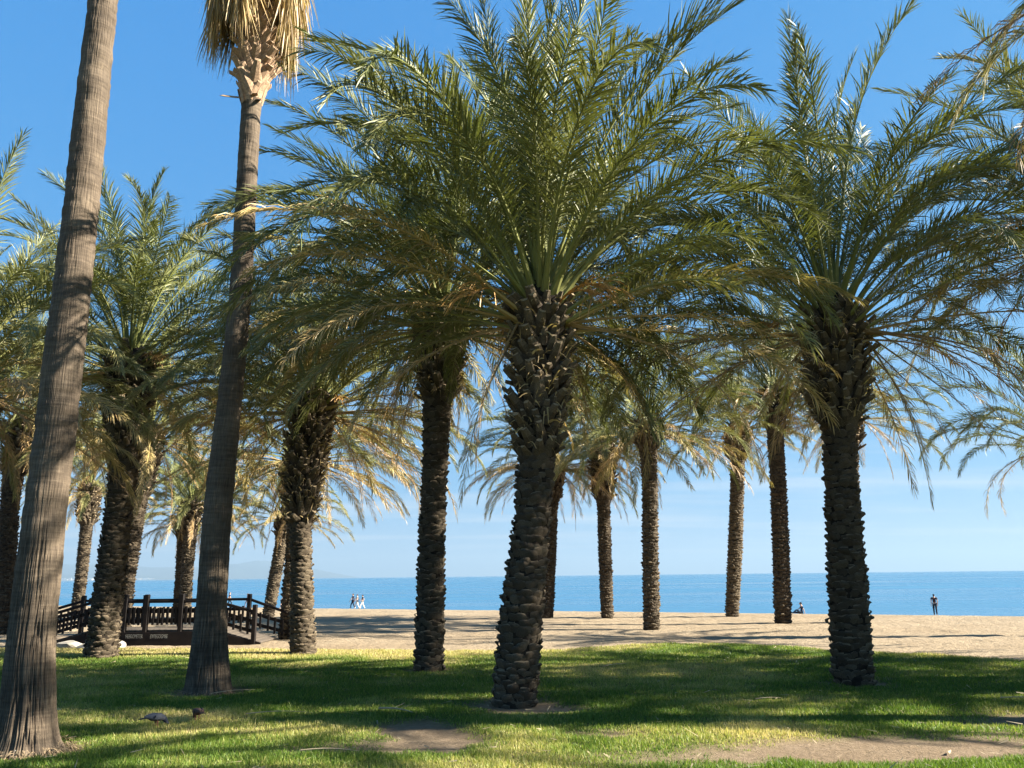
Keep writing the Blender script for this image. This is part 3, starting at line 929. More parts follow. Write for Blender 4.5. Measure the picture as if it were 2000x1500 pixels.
PALMS = [
 ('thick leaning date palm in the middle of the lawn with the biggest crown', (-0.01, 11.16),
  [(0.0, 0.0, 0.338), (0.04, 0.42, 0.334), (0.1, 1.11, 0.322), (0.2, 1.83, 0.29), (0.28, 2.43, 0.273), (0.33, 3.11, 0.284), (0.37, 3.54, 0.321), (0.4, 4.11, 0.367), (0.41, 4.69, 0.386), (0.42, 5.37, 0.427)],
  3.15, dict(L=4.95, nf=104, nd=14, seed=1, oldp=0.22, low=71, near=True, clear=0.95, stalks=5)),
 ('straight dark date palm just behind and to the left of the thick leaning one', (-1.50, 15.12),
  [(0.0, 0.0, 0.302), (0.02, 0.96, 0.288), (0.03, 2.02, 0.265), (0.06, 3.11, 0.26), (0.09, 4.05, 0.274), (0.11, 4.92, 0.315), (0.14, 5.41, 0.404), (0.17, 6.01, 0.437), (0.21, 6.52, 0.43)],
  4.8, dict(L=5.2, nf=88, nd=30, seed=2, low=84, near=True, clear=0.95, stalks=4)),
 ('date palm with shaggy pale stubs on its upper trunk right of the footbridge', (-4.52, 18.52),
  [(0.0, 0.0, 0.338), (-0.06, 0.84, 0.287), (-0.13, 1.92, 0.257), (-0.19, 2.81, 0.283), (-0.15, 3.26, 0.352), (-0.12, 4.17, 0.46), (-0.07, 4.99, 0.476), (0.01, 5.58, 0.503)],
  2.75, dict(L=4.5, nf=86, nd=35, seed=3, near=True, clear=0.95, stalks=3)),
 ('knobbly date palm rising in front of the footbridge beside white rocks', (-8.73, 18.32),
  [(0.0, 0.0, 0.399), (0.02, 0.69, 0.359), (0.04, 1.53, 0.352), (0.06, 2.51, 0.334), (0.09, 3.51, 0.327), (0.08, 4.65, 0.355), (0.03, 5.58, 0.486), (-0.02, 6.54, 0.527)],
  4.5, dict(L=4.5, nf=86, nd=32, seed=4, near=True, clear=0.95, stalks=3)),
 ('date palm half hidden close behind the knobbly palm of the footbridge', (-12.20, 26.74),
  [(0.0, 0.0, 0.317), (0.02, 1.34, 0.289), (0.08, 2.92, 0.325), (0.14, 4.38, 0.379), (0.22, 5.37, 0.548), (0.29, 6.38, 0.586)],
  4.2, dict(L=4.3, nf=64, nd=23, seed=5)),
 ('dark date palm trunk cut by the left edge beside the smooth grey fan palm', (-16.05, 27.13),
  [(0.0, 0.0, 0.354), (-0.21, 2.17, 0.344), (-0.32, 3.8, 0.316), (-0.33, 4.96, 0.369), (-0.23, 5.81, 0.473), (-0.17, 6.66, 0.528)],
  4.9, dict(L=4.5, nf=66, nd=16, seed=6)),
 ('small far date palm leaning right behind the left ramp of the footbridge', (-20.6, 40.4),
  [(0.0, 0.0, 0.31), (0.04, 1.95, 0.31), (0.04, 4.0, 0.32), (0.05, 4.65, 0.48), (0.02, 5.4, 0.51), (-0.01, 6.1, 0.47)],
  4.2, dict(L=3.6, nf=58, nd=10, seed=7)),
 ('thinner left one of two far date palms standing together behind the footbridge', (-14.87, 37.89),
  [(0.0, 0.0, 0.237), (-0.01, 1.87, 0.228), (-0.04, 3.33, 0.253), (-0.03, 3.78, 0.42), (-0.04, 4.4, 0.42)],
  3.4, dict(L=3.2, nf=38, nd=10, seed=8)),
 ('fuller right one of two far date palms standing together behind the footbridge', (-13.95, 36.33),
  [(0.0, 0.0, 0.281), (-0.03, 2.07, 0.285), (-0.02, 3.36, 0.309), (-0.03, 4.02, 0.47), (-0.03, 4.9, 0.47)],
  3.5, dict(L=3.8, nf=62, nd=10, seed=9)),
 ('far date palm with a strongly slanting trunk beyond the right ramp of the footbridge', (-10.71, 37.41),
  [(0.0, 0.0, 0.29), (0.2, 1.6, 0.304), (0.42, 3.15, 0.318), (0.5, 3.71, 0.42), (0.51, 4.5, 0.41)],
  3.3, dict(L=3.4, nf=40, nd=11, seed=10)),
 ('date palm close behind the shaggy palm, only its trunk edge showing', (-6.27, 23.69),
  [(0.0, 0.0, 0.238), (0.06, 1.05, 0.241), (0.09, 2.15, 0.244), (0.12, 3.43, 0.261), (0.16, 4.3, 0.409), (0.21, 5.18, 0.428)],
  3.5, dict(L=4.2, nf=64, nd=26, seed=11)),
 ('slim date palm on the sand with a long shaggy neck, right of the leaning palm', (3.54, 32.87),
  [(0.0, 0, 0.274), (-0.0, 2.04, 0.285), (0.01, 4.21, 0.29), (0.02, 5.01, 0.445), (0.06, 6.03, 0.53), (0.08, 6.75, 0.48)],
  4.5, dict(L=4.0, nf=62, nd=14, seed=12)),
 ('upright date palm on the sand second to the right of the thick leaning palm', (4.11, 25.90),
  [(0.0, 0.0, 0.292), (0.06, 1.94, 0.273), (0.14, 4.11, 0.271), (0.16, 5.24, 0.289), (0.15, 5.72, 0.436), (0.16, 6.3, 0.454)],
  5.4, dict(L=4.4, nf=66, nd=13, seed=13)),
 ('date palm with a round ball of leaf stubs under its small crown on the beach', (8.44, 33.39),
  [(0.0, 0.0, 0.30), (0.29, 2.39, 0.32), (0.54, 4.8, 0.31), (0.65, 5.94, 0.32), (0.68, 6.46, 0.52), (0.73, 7.09, 0.56), (0.76, 7.51, 0.46)],
  6.1, dict(L=3.7, nf=58, nd=11, seed=14)),
 ('tall slim date palm on the beach next left of the darkest thick trunk', (8.90, 28.58),
  [(0.0, 0.0, 0.322), (0.12, 2.26, 0.318), (0.22, 4.68, 0.307), (0.26, 6.28, 0.329), (0.3, 7.19, 0.475), (0.34, 7.93, 0.478)],
  6.5, dict(L=4.0, nf=64, nd=11, seed=15)),
 ('darkest thick date palm in deep shade on the right side of the lawn', (4.93, 12.77),
  [(0.0, 0.0, 0.343), (0.02, 0.63, 0.332), (0.06, 1.51, 0.322), (0.1, 2.5, 0.289), (0.13, 3.28, 0.269), (0.17, 3.84, 0.296), (0.19, 4.17, 0.45), (0.23, 4.91, 0.496), (0.26, 5.68, 0.462)],
  3.8, dict(L=4.6, nf=70, nd=29, seed=16, oldp=0.4, low=72, near=True, clear=0.95, stalks=3)),
 ('far sunlit date palm mostly hidden behind the thick leaning trunk', (1.27, 33.79),
  [(0.0, 0.0, 0.301), (0.16, 2.08, 0.285), (0.25, 4.1, 0.31), (0.29, 5.13, 0.479), (0.31, 6.18, 0.524)],
  4.6, dict(L=4.3, nf=64, nd=26, seed=17)),
 ('date palm hidden behind the darkest thick trunk with its frond tips showing', (11.19, 28.43),
  [(0.0, 0.0, 0.30), (0.3, 3.59, 0.285), (0.45, 5.69, 0.31), (0.47, 6.23, 0.46), (0.53, 7.13, 0.46)],
  5.7, dict(L=3.9, nf=36, nd=13, seed=18)),
 ('date palm beyond the right edge whose thin arching fronds hang against open sky', (13.82, 21.91),
  [(0.0, 0.0, 0.298), (0.23, 1.77, 0.29), (0.5, 3.74, 0.297), (0.57, 4.42, 0.448), (0.65, 5.11, 0.451)],
  4.1, dict(L=4.0, nf=34, nd=5, seed=19, age_shade=-0.12, low=74, oldp=0.25)),
 ('date palm beyond the right edge with shade-browned fronds level with the dark palm crown', (8.63, 12.92),
  [(0.0, 0.0, 0.332), (0.27, 1.69, 0.296), (0.65, 4.07, 0.284), (0.92, 5.77, 0.418), (1.16, 7.29, 0.471)],
  5.3, dict(L=4.2, nf=66, nd=19, seed=20, age_shade=0.12)),  # browner leaf colour stands in for shade on these fronds
 ('near date palm beyond the right edge whose dark fronds hang into the top corner', (7.3, 6.5),
  [(0.0, 0.0, 0.34), (0.1, 2.5, 0.29), (0.2, 5.0, 0.31), (0.25, 6.6, 0.42), (0.3, 7.7, 0.45)],
  5.2, dict(L=4.0, nf=28, nd=13, seed=21, age_shade=0.22)),  # backlit shade put into the leaf colour as a brown shift
 ('date palm beyond the left edge with sunlit fronds behind the smooth grey fan palm', (-9.24, 14.51),
  [(0.0, 0.0, 0.34), (-0.3, 2.2, 0.293), (-0.5, 3.9, 0.322), (-0.6, 4.5, 0.465), (-0.66, 5.2, 0.489)],
  3.9, dict(L=4.1, nf=66, nd=14, seed=22)),
 # further along the row to the right, out of the picture: they shade the lawn
 ('date palm outside the picture whose shade falls on the right foreground', (12.8, 12.0),
  [(0.0, 0.0, 0.34), (0.1, 2.5, 0.29), (0.15, 4.6, 0.31), (0.2, 5.6, 0.42), (0.2, 6.4, 0.45)],
  4.7, dict(L=4.6, nf=48, nd=13, seed=23)),
 ('date palm outside the picture casting streaks of shade on the left foreground', (10.6, 9.3),
  [(0.0, 0.0, 0.34), (0.1, 2.5, 0.29), (0.15, 5.0, 0.31), (0.2, 6.2, 0.42), (0.2, 7.1, 0.45)],
  5.2, dict(L=4.4, nf=26, nd=4, seed=27)),
 ('date palm outside the picture farthest along the row to the right', (20.4, 12.8),
  [(0.0, 0.0, 0.34), (0.1, 2.5, 0.29), (0.15, 5.0, 0.31), (0.2, 6.0, 0.42), (0.2, 6.8, 0.45)],
  5.2, dict(L=4.6, nf=48, nd=8, seed=28)),
 ('date palm outside the picture shading the sand edge at the far right', (16.8, 11.4),
  [(0.0, 0.0, 0.34), (0.1, 2.5, 0.29), (0.15, 4.6, 0.31), (0.2, 5.6, 0.42), (0.2, 6.4, 0.45)],
  4.7, dict(L=4.6, nf=48, nd=8, seed=24)),
 ('date palm outside the picture shading the lawn behind the dark trunk', (16.6, 15.2),
  [(0.0, 0.0, 0.34), (0.1, 2.5, 0.29), (0.15, 4.6, 0.31), (0.2, 5.6, 0.42), (0.2, 6.2, 0.45)],
  4.7, dict(L=4.6, nf=48, nd=8, seed=26)),
 ('date palm outside the picture shading the very front of the lawn', (8.6, 2.6),
  [(0.0, 0.0, 0.34), (0.1, 2.5, 0.29), (0.15, 4.6, 0.31), (0.2, 5.6, 0.42), (0.2, 6.6, 0.45)],
  4.7, dict(L=4.6, nf=66, nd=13, seed=25)),
]
for lab, base, pts, boots, kw in PALMS:
    make_date_palm(lab, base, pts, boots, **kw)

# ------------------------------------------------------------------ smooth trunked fan palms
def fan_mesh(name, dead, seed):
    rng = np.random.default_rng(seed)
    V, Q, T, age_shade, tint, stem = [], [], [], [], [], []
    def ribbon(pts, ws, ax, a, st):
        b0 = len(V); t = rng.random()
        for p, w in zip(pts, ws):
            V.append(p - ax * w); V.append(p + ax * w)
            age_shade.extend([a, a]); tint.extend([t, t]); stem.extend([st, st])
        for i in range(len(pts) - 1):
            Q.append((b0 + 2 * i, b0 + 2 * i + 1, b0 + 2 * i + 3, b0 + 2 * i + 2))
    yv = np.array([0, 1.0, 0])
    if dead:
        p, e, pts = np.zeros(3), R(rng.uniform(-5, 25)), []
        for i in range(7):
            pts.append(p.copy()); p = p + np.array([math.cos(e), rng.normal(0, .05), math.sin(e)]) * 0.115; e = max(e - R(17), R(-86))
        ribbon(pts, [.05, .03, .022, .02, .02, .018, .016], yv, rng.random(), 1)
        hub = pts[-1]
        for k in range(40):
            d = np.array([rng.normal(0.03, .09), rng.normal(0, .13), -1.0]); d /= np.linalg.norm(d)
            q = hub + np.array([rng.normal(0, .03), rng.normal(0, .05), rng.uniform(-.05, .1)])
            ln = rng.uniform(.85, 1.45); pp = []
            for i in range(6):
                pp.append(q.copy()); q = q + d * ln / 5
                d = d + np.array([rng.normal(0, .03), rng.normal(0, .03), -0.10]); d /= np.linalg.norm(d)
            ax = rng.normal(0, 1, 3); ax[2] *= .2; ax /= np.linalg.norm(ax)
            w = rng.uniform(.006, .016)
            ribbon(pp, [w * .8, w, w, w * .8, w * .5, w * .15], ax, rng.random(), 0)
    else:
        p, e, pts = np.zeros(3), 0.0, []
        for i in range(8):
            pts.append(p.copy()); p = p + np.array([math.cos(e), 0, math.sin(e)]) * 0.16; e -= R(4)
        ribbon(pts, [.06, .035, .03, .028, .026, .024, .022, .02], yv, 0.3, 1)
        hub = pts[-1]
        for k in range(46):
            a = R(-115) + R(230) * k / 45 + rng.normal(0, .02)
            d = np.array([math.cos(a), math.sin(a), 0.12]); d /= np.linalg.norm(d)
            q = hub.copy(); ln = (1.0 - 0.25 * abs(a) / 2) * rng.uniform(.9, 1.1); pp = []
            for i in range(6):
                pp.append(q.copy()); q = q + d * ln / 5
                d = d + np.array([0, 0, -0.04 - 0.10 * i]); d /= np.linalg.norm(d)
            ax = np.cross(d, np.array([0, 0, 1.0])); ax /= np.linalg.norm(ax) + 1e-9
            ribbon(pp, [.006, .02, .028, .024, .014, .003], ax, 0.12 + 0.1 * rng.random(), 0)
    me = np_mesh(name, np.array(V), quads=np.array(Q))
    attr(me, 'age_shade', np.array(age_shade)); attr(me, 'tint', np.array(tint)); attr(me, 'stem', np.array(stem))
    me.materials.append(M['thatch'] if dead else M['frond'])
    return me
FANS = [fan_mesh('fan_leaf', False, 300 + k) for k in range(4)]
DEAD_FANS = [fan_mesh('dead_leaf', True, 320 + k) for k in range(9)]

def make_fan_palm(label, base, pts, seed, skirt, z_skirt, boots=None):
    rng = random.Random(seed); nrg = np.random.default_rng(seed)
    gz = float(ground_z(*base))
    root = empty('fan_palm', (base[0], base[1], gz), label, 'palm tree', 'tall smooth fan palms at the front of the lawn')
    z = np.array([p[1] for p in pts]); dx = np.array([p[0] for p in pts]); r = np.array([p[2] for p in pts])
    H = z[-1]
    nseg = 300
    zs = np.concatenate([np.linspace(-0.12, 3.2, 120), np.linspace(3.22, H, 270)])
    zq = np.clip(zs, 0, H)
    k = np.hanning(9); k /= k.sum()
    def sm(v, n):
        k = np.hanning(n); k /= k.sum()
        return np.convolve(np.pad(np.interp(zq, z, v), n // 2, mode='edge'), k, 'valid')
    dxs, rs = sm(dx, 41), sm(r, 7)
    A, Z = np.meshgrid(np.arange(nseg) * 2 * math.pi / nseg, zs)
    ca, sa = np.cos(A), np.sin(A)
    # vertical fissures, deep at the foot, and fine rings with short cracks above
    low = np.clip(1.0 - Z / 3.0, 0.12, 1)
    fis = np.abs(vnoise(A * 13 + 0.25 * np.sin(Z * 3), Z * 1.1 + 3, 0, seed) - 0.5) * 2
    fis2 = np.abs(vnoise(A * 24, Z * 2.4, 0, seed + 3) - 0.5) * 2
    fis = np.clip(1 - fis * 5.0, 0, 1) + 0.6 * np.clip(1 - fis2 * 5.0, 0, 1)
    ringn = vnoise(ca * 1.5 + 5, sa * 1.5 + 5, Z * 17, seed + 7) - 0.5
    rad = rs[:, None] * (1 + 0.10 * (fbm(ca * 1.4 + 7, sa * 1.4 + 7, Z * 1.3, seed + 5, 3) - 0.5))
    rad = rad - 0.036 * fis * low + 0.022 * ringn * np.clip(0.25 + Z / 4, 0, 1)
    V = np.stack([dxs[:, None] + rad * ca, rad * sa, Z], -1).reshape(-1, 3)
    nz = len(zs)
    i0 = np.arange(nz - 1)[:, None] * nseg + np.arange(nseg)[None]
    i1 = np.arange(nz - 1)[:, None] * nseg + (np.arange(nseg)[None] + 1) % nseg
    Q = np.stack([i0, i1, i1 + nseg, i0 + nseg], -1).reshape(-1, 4)
    me = np_mesh('trunk', V, quads=Q, smooth=True)
    uvl = me.uv_layers.new(name='UVMap')
    jj = np.tile(np.arange(nseg), nz - 1); ii = np.repeat(np.arange(nz - 1), nseg)
    U = np.stack([jj / nseg, (jj + 1) / nseg, (jj + 1) / nseg, jj / nseg], 1)
    W = np.stack([zs[ii], zs[ii], zs[ii + 1], zs[ii + 1]], 1)
    uvl.data.foreach_set('uv', np.stack([U, W], -1).astype(np.float32).ravel())
    link('trunk', me, M['bark'], root)
    if boots:
        zz, row = boots[0], 0
        while zz < boots[1]:
            rad_ = float(np.interp(zz, z, r)); dd = float(np.interp(zz, z, dx))
            grow = min(1.0, (zz - boots[0]) / 0.35)
            n = 7
            for k2 in range(n):
                a = (k2 + .5 * (row % 2)) * 2 * math.pi / n + rng.gauss(0, .12)
                out = Vector((math.cos(a), math.sin(a), 0))
                pos = Vector((dd, 0, zz + rng.gauss(0, .03))) + out * rad_ * 0.92
                up = Vector((0, 0, 1)) + out * (0.10 + 0.30 * grow * rng.random()) + Vector((-math.sin(a), math.cos(a), 0)) * rng.gauss(0, .22)
                m4 = frame_from(up, out, pos) @ Matrix.Diagonal((0.20 * rng.uniform(.85, 1.2), 0.17 * (0.5 + grow) * rng.uniform(.8, 1.2), 0.30 * rng.uniform(.8, 1.25), 1))
                link('leaf_base', STUB_TAN[rng.randrange(6)], None, root, m4)
            zz += 0.115; row += 1
        # the torn strip of sheath that sticks out below the stubs
        for az, el, ln in ((R(205), -0.28, 0.46), (R(-30), -0.9, 0.25), (R(-60), -0.5, 0.2)):
            d = Vector((math.cos(az), math.sin(az), el)).normalized()
            pos = Vector((float(np.interp(boots[0], z, dx)), 0, boots[0] + 0.06)) + Vector((math.cos(az), math.sin(az), 0)) * 0.10
            m4 = frame_from(d, Vector((0, -0.6, 1)), pos) @ Matrix.Diagonal((0.15, 0.10, ln, 1))
            link('torn_sheath', STUB_TAN[2], None, root, m4)
    zt = H
    dt, rt = float(dx[-1]), float(r[-1])
    for i in range(skirt):
        az = i * 2.39996 + rng.gauss(0, .2)
        if skirt > 20 and abs((az - R(-62) + math.pi) % (2 * math.pi) - math.pi) < 0.24:
            continue                              # the gap where the dark trunk shows
        lev = rng.random()
        zz = z_skirt[0] + (z_skirt[1] - z_skirt[0]) * lev
        m4 = Matrix.Translation((dt + 0.17 * math.cos(az), 0.17 * math.sin(az), zz)) @ Matrix.Rotation(az, 4, 'Z') @ Matrix.Rotation(rng.gauss(0, .12), 4, 'X') @ Matrix.Scale(rng.uniform(.85, 1.05), 4)
        link('dead_leaf', DEAD_FANS[rng.randrange(9)], None, root, m4)
    for i in range(26):
        u = (i + .5) / 26
        az = i * 2.39996
        e = R(86 - 70 * u)
        m4 = Matrix.Translation((dt + .1 * math.cos(az), .1 * math.sin(az), zt + .45 - .3 * u)) @ Matrix.Rotation(az, 4, 'Z') @ Matrix.Rotation(-e, 4, 'Y')
        link('fan_leaf', FANS[i % 4], None, root, m4)
    return root

def root_mat(root, r0, n, seed, h=0.10):
    rng = np.random.default_rng(seed)
    V, Q = [], []
    for k in range(n):
        a = rng.random() * 2 * math.pi
        r = r0 * rng.uniform(0.86, 1.06)
        p = np.array([r * math.cos(a), r * math.sin(a), h * rng.random() ** 1.5])
        d = np.array([math.cos(a) * 0.8, math.sin(a) * 0.8, -0.35]) + rng.normal(0, 0.45, 3); d /= np.linalg.norm(d)
        wv = np.array([-math.sin(a), math.cos(a), 0]) + rng.normal(0, .3, 3); wv /= np.linalg.norm(wv)
        ln, w = rng.uniform(.05, .17), rng.uniform(.003, .008)
        b0 = len(V)
        for i in range(3):
            V += [p - wv * w * (1 - i * .4), p + wv * w * (1 - i * .4)]
            p = p + d * ln / 2; d = d + np.array([0, 0, -0.5]); d /= np.linalg.norm(d)
        Q += [(b0, b0 + 1, b0 + 3, b0 + 2), (b0 + 2, b0 + 3, b0 + 5, b0 + 4)]
    me = np_mesh('root_mat', np.array(V), quads=np.array(Q))
    tag(link('root_mat', me, M['roots'], root), kind='stuff')
M['roots'] = simple('dry_roots', (0.20, 0.145, 0.085), 0.9, 0.5, 14.0)

# tan sheath material for the fan palm's leaf bases
M['sheath'] = simple('tan_leaf_sheath', (0.29, 0.19, 0.115), 0.8, 0.5, 9.0)
STUB_TAN = [as_mesh('leaf_base', stub_arrays(70 + k), M['sheath']) for k in range(6)]

fp = make_fan_palm('nearest smooth grey fan palm with a flared fissured foot and no visible crown', (-4.65, 8.42),
    [(-0.025, 0, 0.367), (-0.015, 0.10, 0.312), (-0.005, 0.2, 0.279), (-0.015, 0.43, 0.244), (-0.055, 0.81, 0.226), (-0.065, 1.28, 0.208), (-0.065, 2.28, 0.196), (-0.055, 3.33, 0.193), (-0.055, 4.44, 0.185), (-0.055, 5.62, 0.174), (-0.075, 6.87, 0.169), (-0.075, 8.2, 0.155), (-0.095, 9.63, 0.150), (-0.105, 12.6, 0.149)],
    41, 14, (11.9, 12.3))
root_mat(fp, 0.40, 900, 1)
fp = make_fan_palm('smooth fan palm with a hanging skirt of dead straw coloured leaves', (-4.40, 12.54),
    [(0.0, 0.0, 0.350), (-0.01, 0.14, 0.315), (-0.01, 0.46, 0.273), (-0.03, 1.1, 0.217), (-0.04, 2.58, 0.207), (0.03, 4.15, 0.182), (0.09, 5.8, 0.171), (0.08, 7.56, 0.164), (0.06, 9.3, 0.160), (0.07, 9.6, 0.19), (0.07, 10.1, 0.20), (0.05, 11.41, 0.19), (0.04, 12.9, 0.19)],
    42, 64, (11.55, 12.7), boots=(9.42, 11.6))

root_mat(fp, 0.35, 600, 2, 0.06)

# ------------------------------------------------------------------ wooden footbridge
br = empty('footbridge', (-9.0, 22.7, 0), 'low dark timber footbridge with picket railings and ramps behind the knobbly palm', 'footbridge')
def part(name, me, mat, x, y, z, rot=None, parent=None):
    m4 = Matrix.Translation((x + 9.0, y - 22.7, z))
    if rot is not None: m4 = m4 @ rot
    return link(name, me, mat, parent or br, m4)
def beam(name, p0, p1, w, h, mat=None):
    """a straight timber from p0 to p1 in the railing plane (x, y, z points)"""
    p0, p1 = Vector(p0), Vector(p1)
    d = p1 - p0
    me = bevel_box(name, (w, h, d.length), 0.008)
    m4 = frame_from(d, Vector((0, 0, 1)), p0 - Vector((9.0 * -1 - 0, 0, 0)) * 0)
    m4.translation = Vector((p0.x + 9.0, p0.y - 22.7, p0.z))
    return link(name, me, mat or M['wood'], br, m4)
post_me = {}
def post(x, y, z0, z1):
    k = round(z1 - z0, 2)
    if k not in post_me: post_me[k] = bevel_box('post', (0.11, 0.11, k), 0.012)
    part('post', post_me[k], M['wood'], x, y, z0)
pick_me = bevel_box('picket', (0.058, 0.026, 0.43), 0.005)
rb = random.Random(8)
def pickets(x0, x1, y, zf, step=0.118):
    n = int(abs(x1 - x0) / step)
    for i in range(n):
        x = x0 + (x1 - x0) * (i + 0.5) / n
        part('picket', pick_me, M['wood'], x + rb.gauss(0, .006), y - 0.035, zf(x) - 0.43 + rb.gauss(0, .008), Matrix.Rotation(rb.gauss(0, .012), 4, 'Y'))
YF, YB = 21.9, 23.5
HR, RT, RB, PT, DK = 1.06, 0.82, 0.58, 0.92, 0.36
# front side: level from -10.5 to -7.65, ramp falling to the right post and beyond, ramp to the left
for x in (-10.75, -9.93, -9.39, -8.50, -7.65):
    post(x, YF, -0.05, 1.24)
post(-6.62, YF, -0.05, 0.96)
beam('handrail', (-10.75, YF, HR), (-7.65, YF, HR), 0.07, 0.07)
beam('rail', (-10.75, YF + .01, RT), (-7.65, YF + .01, RT), 0.035, 0.095)
beam('rail', (-10.75, YF + .01, RB), (-7.65, YF + .01, RB), 0.035, 0.095)
pickets(-10.70, -7.70, YF, lambda x: PT)
sl = (0.775 - HR) / (-6.62 + 7.65)
beam('handrail', (-7.65, YF, HR), (-6.62, YF, HR + sl * 1.03), 0.07, 0.07)
beam('rail', (-7.65, YF + .01, RT), (-6.62, YF + .01, RT + sl * 1.03), 0.035, 0.085)
beam('rail', (-7.65, YF + .01, RB), (-6.62, YF + .01, RB + sl * 1.03), 0.035, 0.085)
pickets(-7.58, -6.68, YF, lambda x: PT + sl * (x + 7.65), 0.16)
beam('handrail', (-11.95, YF, HR - .33), (-10.75, YF, HR), 0.07, 0.07)
beam('rail', (-11.95, YF + .01, RT - .33), (-10.75, YF + .01, RT), 0.035, 0.085)
beam('rail', (-11.95, YF + .01, RB - .33), (-10.75, YF + .01, RB), 0.035, 0.085)
pickets(-11.9, -10.8, YF, lambda x: PT + .275 * (x + 10.75), 0.16)
post(-11.95, YF, -0.05, 0.92)
# back side
for x in (-11.82, -10.12, -9.15, -8.25, -7.27):
    post(x, YB, -0.05, 1.20)
beam('handrail', (-11.82, YB, HR), (-7.27, YB, HR), 0.07, 0.07)
beam('rail', (-11.82, YB - .01, 0.80), (-7.27, YB - .01, 0.80), 0.035, 0.085)
beam('rail', (-11.82, YB - .01, 0.54), (-7.27, YB - .01, 0.54), 0.035, 0.085)
pickets(-11.7, -7.35, YB, lambda x: 0.88)
sl2 = (0.62 - HR) / 1.25
beam('handrail', (-7.27, YB, HR), (-6.02, YB, HR + sl2 * 1.25), 0.07, 0.07)
beam('rail', (-7.27, YB - .01, 0.72), (-6.02, YB - .01, 0.36), 0.035, 0.085)
beam('rail', (-7.27, YB - .01, 0.45), (-6.02, YB - .01, 0.13), 0.035, 0.085)
pickets(-7.2, -6.05, YB, lambda x: 0.80 - .29 * (x + 7.27), 0.165)
post(-6.02, YB, -0.1, 0.72)
beam('handrail', (-13.1, YB, 0.70), (-11.82, YB, HR), 0.07, 0.07)
beam('rail', (-13.1, YB - .01, 0.52), (-11.82, YB - .01, 0.78), 0.035, 0.085)
beam('rail', (-13.1, YB - .01, 0.26), (-11.82, YB - .01, 0.52), 0.035, 0.085)
pickets(-13.05, -11.9, YB, lambda x: 0.86 + .2 * (x + 11.82), 0.165)
post(-13.1, YB, -0.1, 0.82)
# deck boards, ramps, side beams
board_me = bevel_box('deck_board', (0.135, 1.56, 0.04), 0.006)
for i in range(21):
    part('deck_board', board_me, M['deck'], -10.72 + i * 0.148, 22.7, DK - 0.04)
for i in range(8):
    part('deck_board', board_me, M['deck'], -7.58 + i * 0.148, 22.7, DK - 0.06 - 0.040 * i, Matrix.Rotation(0.27, 4, 'Y'))
    part('deck_board', board_me, M['deck'], -10.90 - i * 0.148, 22.7, DK - 0.06 - 0.040 * i, Matrix.Rotation(-0.27, 4, 'Y'))
side = beam('side_beam', (-10.85, YF - .03, 0.15), (-7.55, YF - .03, 0.15), 0.06, 0.335)
beam('side_beam', (-10.85, YB + .03, 0.15), (-7.55, YB + .03, 0.15), 0.06, 0.335)
beam('side_beam', (-7.55, YF - .02, 0.17), (-6.45, YF - .02, -0.10), 0.05, 0.27)
beam('side_beam', (-10.85, YF - .02, 0.17), (-12.0, YF - .02, -0.12), 0.05, 0.27)
def lettering(text, x, z, h, slant):
    cu = bpy.data.curves.new('lettering', 'FONT')
    cu.body = text
    cu.size = h
    cu.extrude = 0.002
    cu.space_character = 1.02
    cu.shear = slant
    o = bpy.data.objects.new('lettering', cu)
    C.objects.link(o)
    bpy.context.view_layer.update()
    me = bpy.data.meshes.new_from_object(o.evaluated_get(bpy.context.evaluated_depsgraph_get()))
    bpy.data.objects.remove(o)
    me.name = 'lettering'
    part('lettering', me, M['paint'], x, YF - 0.066, z, Matrix.Rotation(R(90), 4, 'X') @ Matrix.Diagonal((0.5, 1, 1, 1)))
lettering('HEEGOMETER', -9.84, 0.17, 0.135, 0.15)
lettering('ENTEGOGMEE', -9.22, 0.165, 0.135, 0.2)

# ------------------------------------------------------------------ rocks
def rock_mesh(seed, sx, sy, sz):
    import bmesh
    bm = bmesh.new()
    bmesh.ops.create_icosphere(bm, subdivisions=3, radius=1.0)
    rs_ = np.random.default_rng(seed)
    planes = [(Vector(rs_.normal(0, 1, 3)).normalized(), rs_.uniform(.55, .9)) for _ in range(11)]
    for v in bm.verts:
        for n_, d_ in planes:
            t = v.co.dot(n_)
            if t > d_: v.co -= n_ * (t - d_)
        k = 0.06 * (float(fbm(v.co.x * 3 + 9, v.co.y * 3 + 9, v.co.z * 3 + 9, seed, 3)) - .5)
        v.co *= 1 + k
        v.co.x *= sx; v.co.y *= sy; v.co.z *= sz
    me = bpy.data.meshes.new('rock')
    bm.to_mesh(me); bm.free()
    return me
for i, (x, y, sx, sy, sz, lab) in enumerate([
    (-10.02, 20.75, 0.46, 0.34, 0.17, 'large pale rock touching the left foot of the knobbly palm'),
    (-10.75, 20.9, 0.36, 0.3, 0.19, 'low pale rock just left of the larger rock by the knobbly palm'),
    (-9.80, 21.3, 0.24, 0.22, 0.14, 'white pointed rock below the first letters on the footbridge beam'),
    (-11.5, 20.4, 0.30, 0.25, 0.15, 'small pale rock beside the edge of the smooth grey fan palm'),
    (-12.6, 19.4, 0.42, 0.35, 0.17, 'pale rock lying left of the smooth grey fan palm trunk')]):
    o = link('rock', rock_mesh(200 + i, sx, sy, sz), M['rock'])
    o.location = (x, y, float(ground_z(x, y)) + sz * 0.32)
    o.rotation_euler = (0, 0, i * 1.3)
    tag(o, lab, 'rock', 'pale rocks by the footbridge')

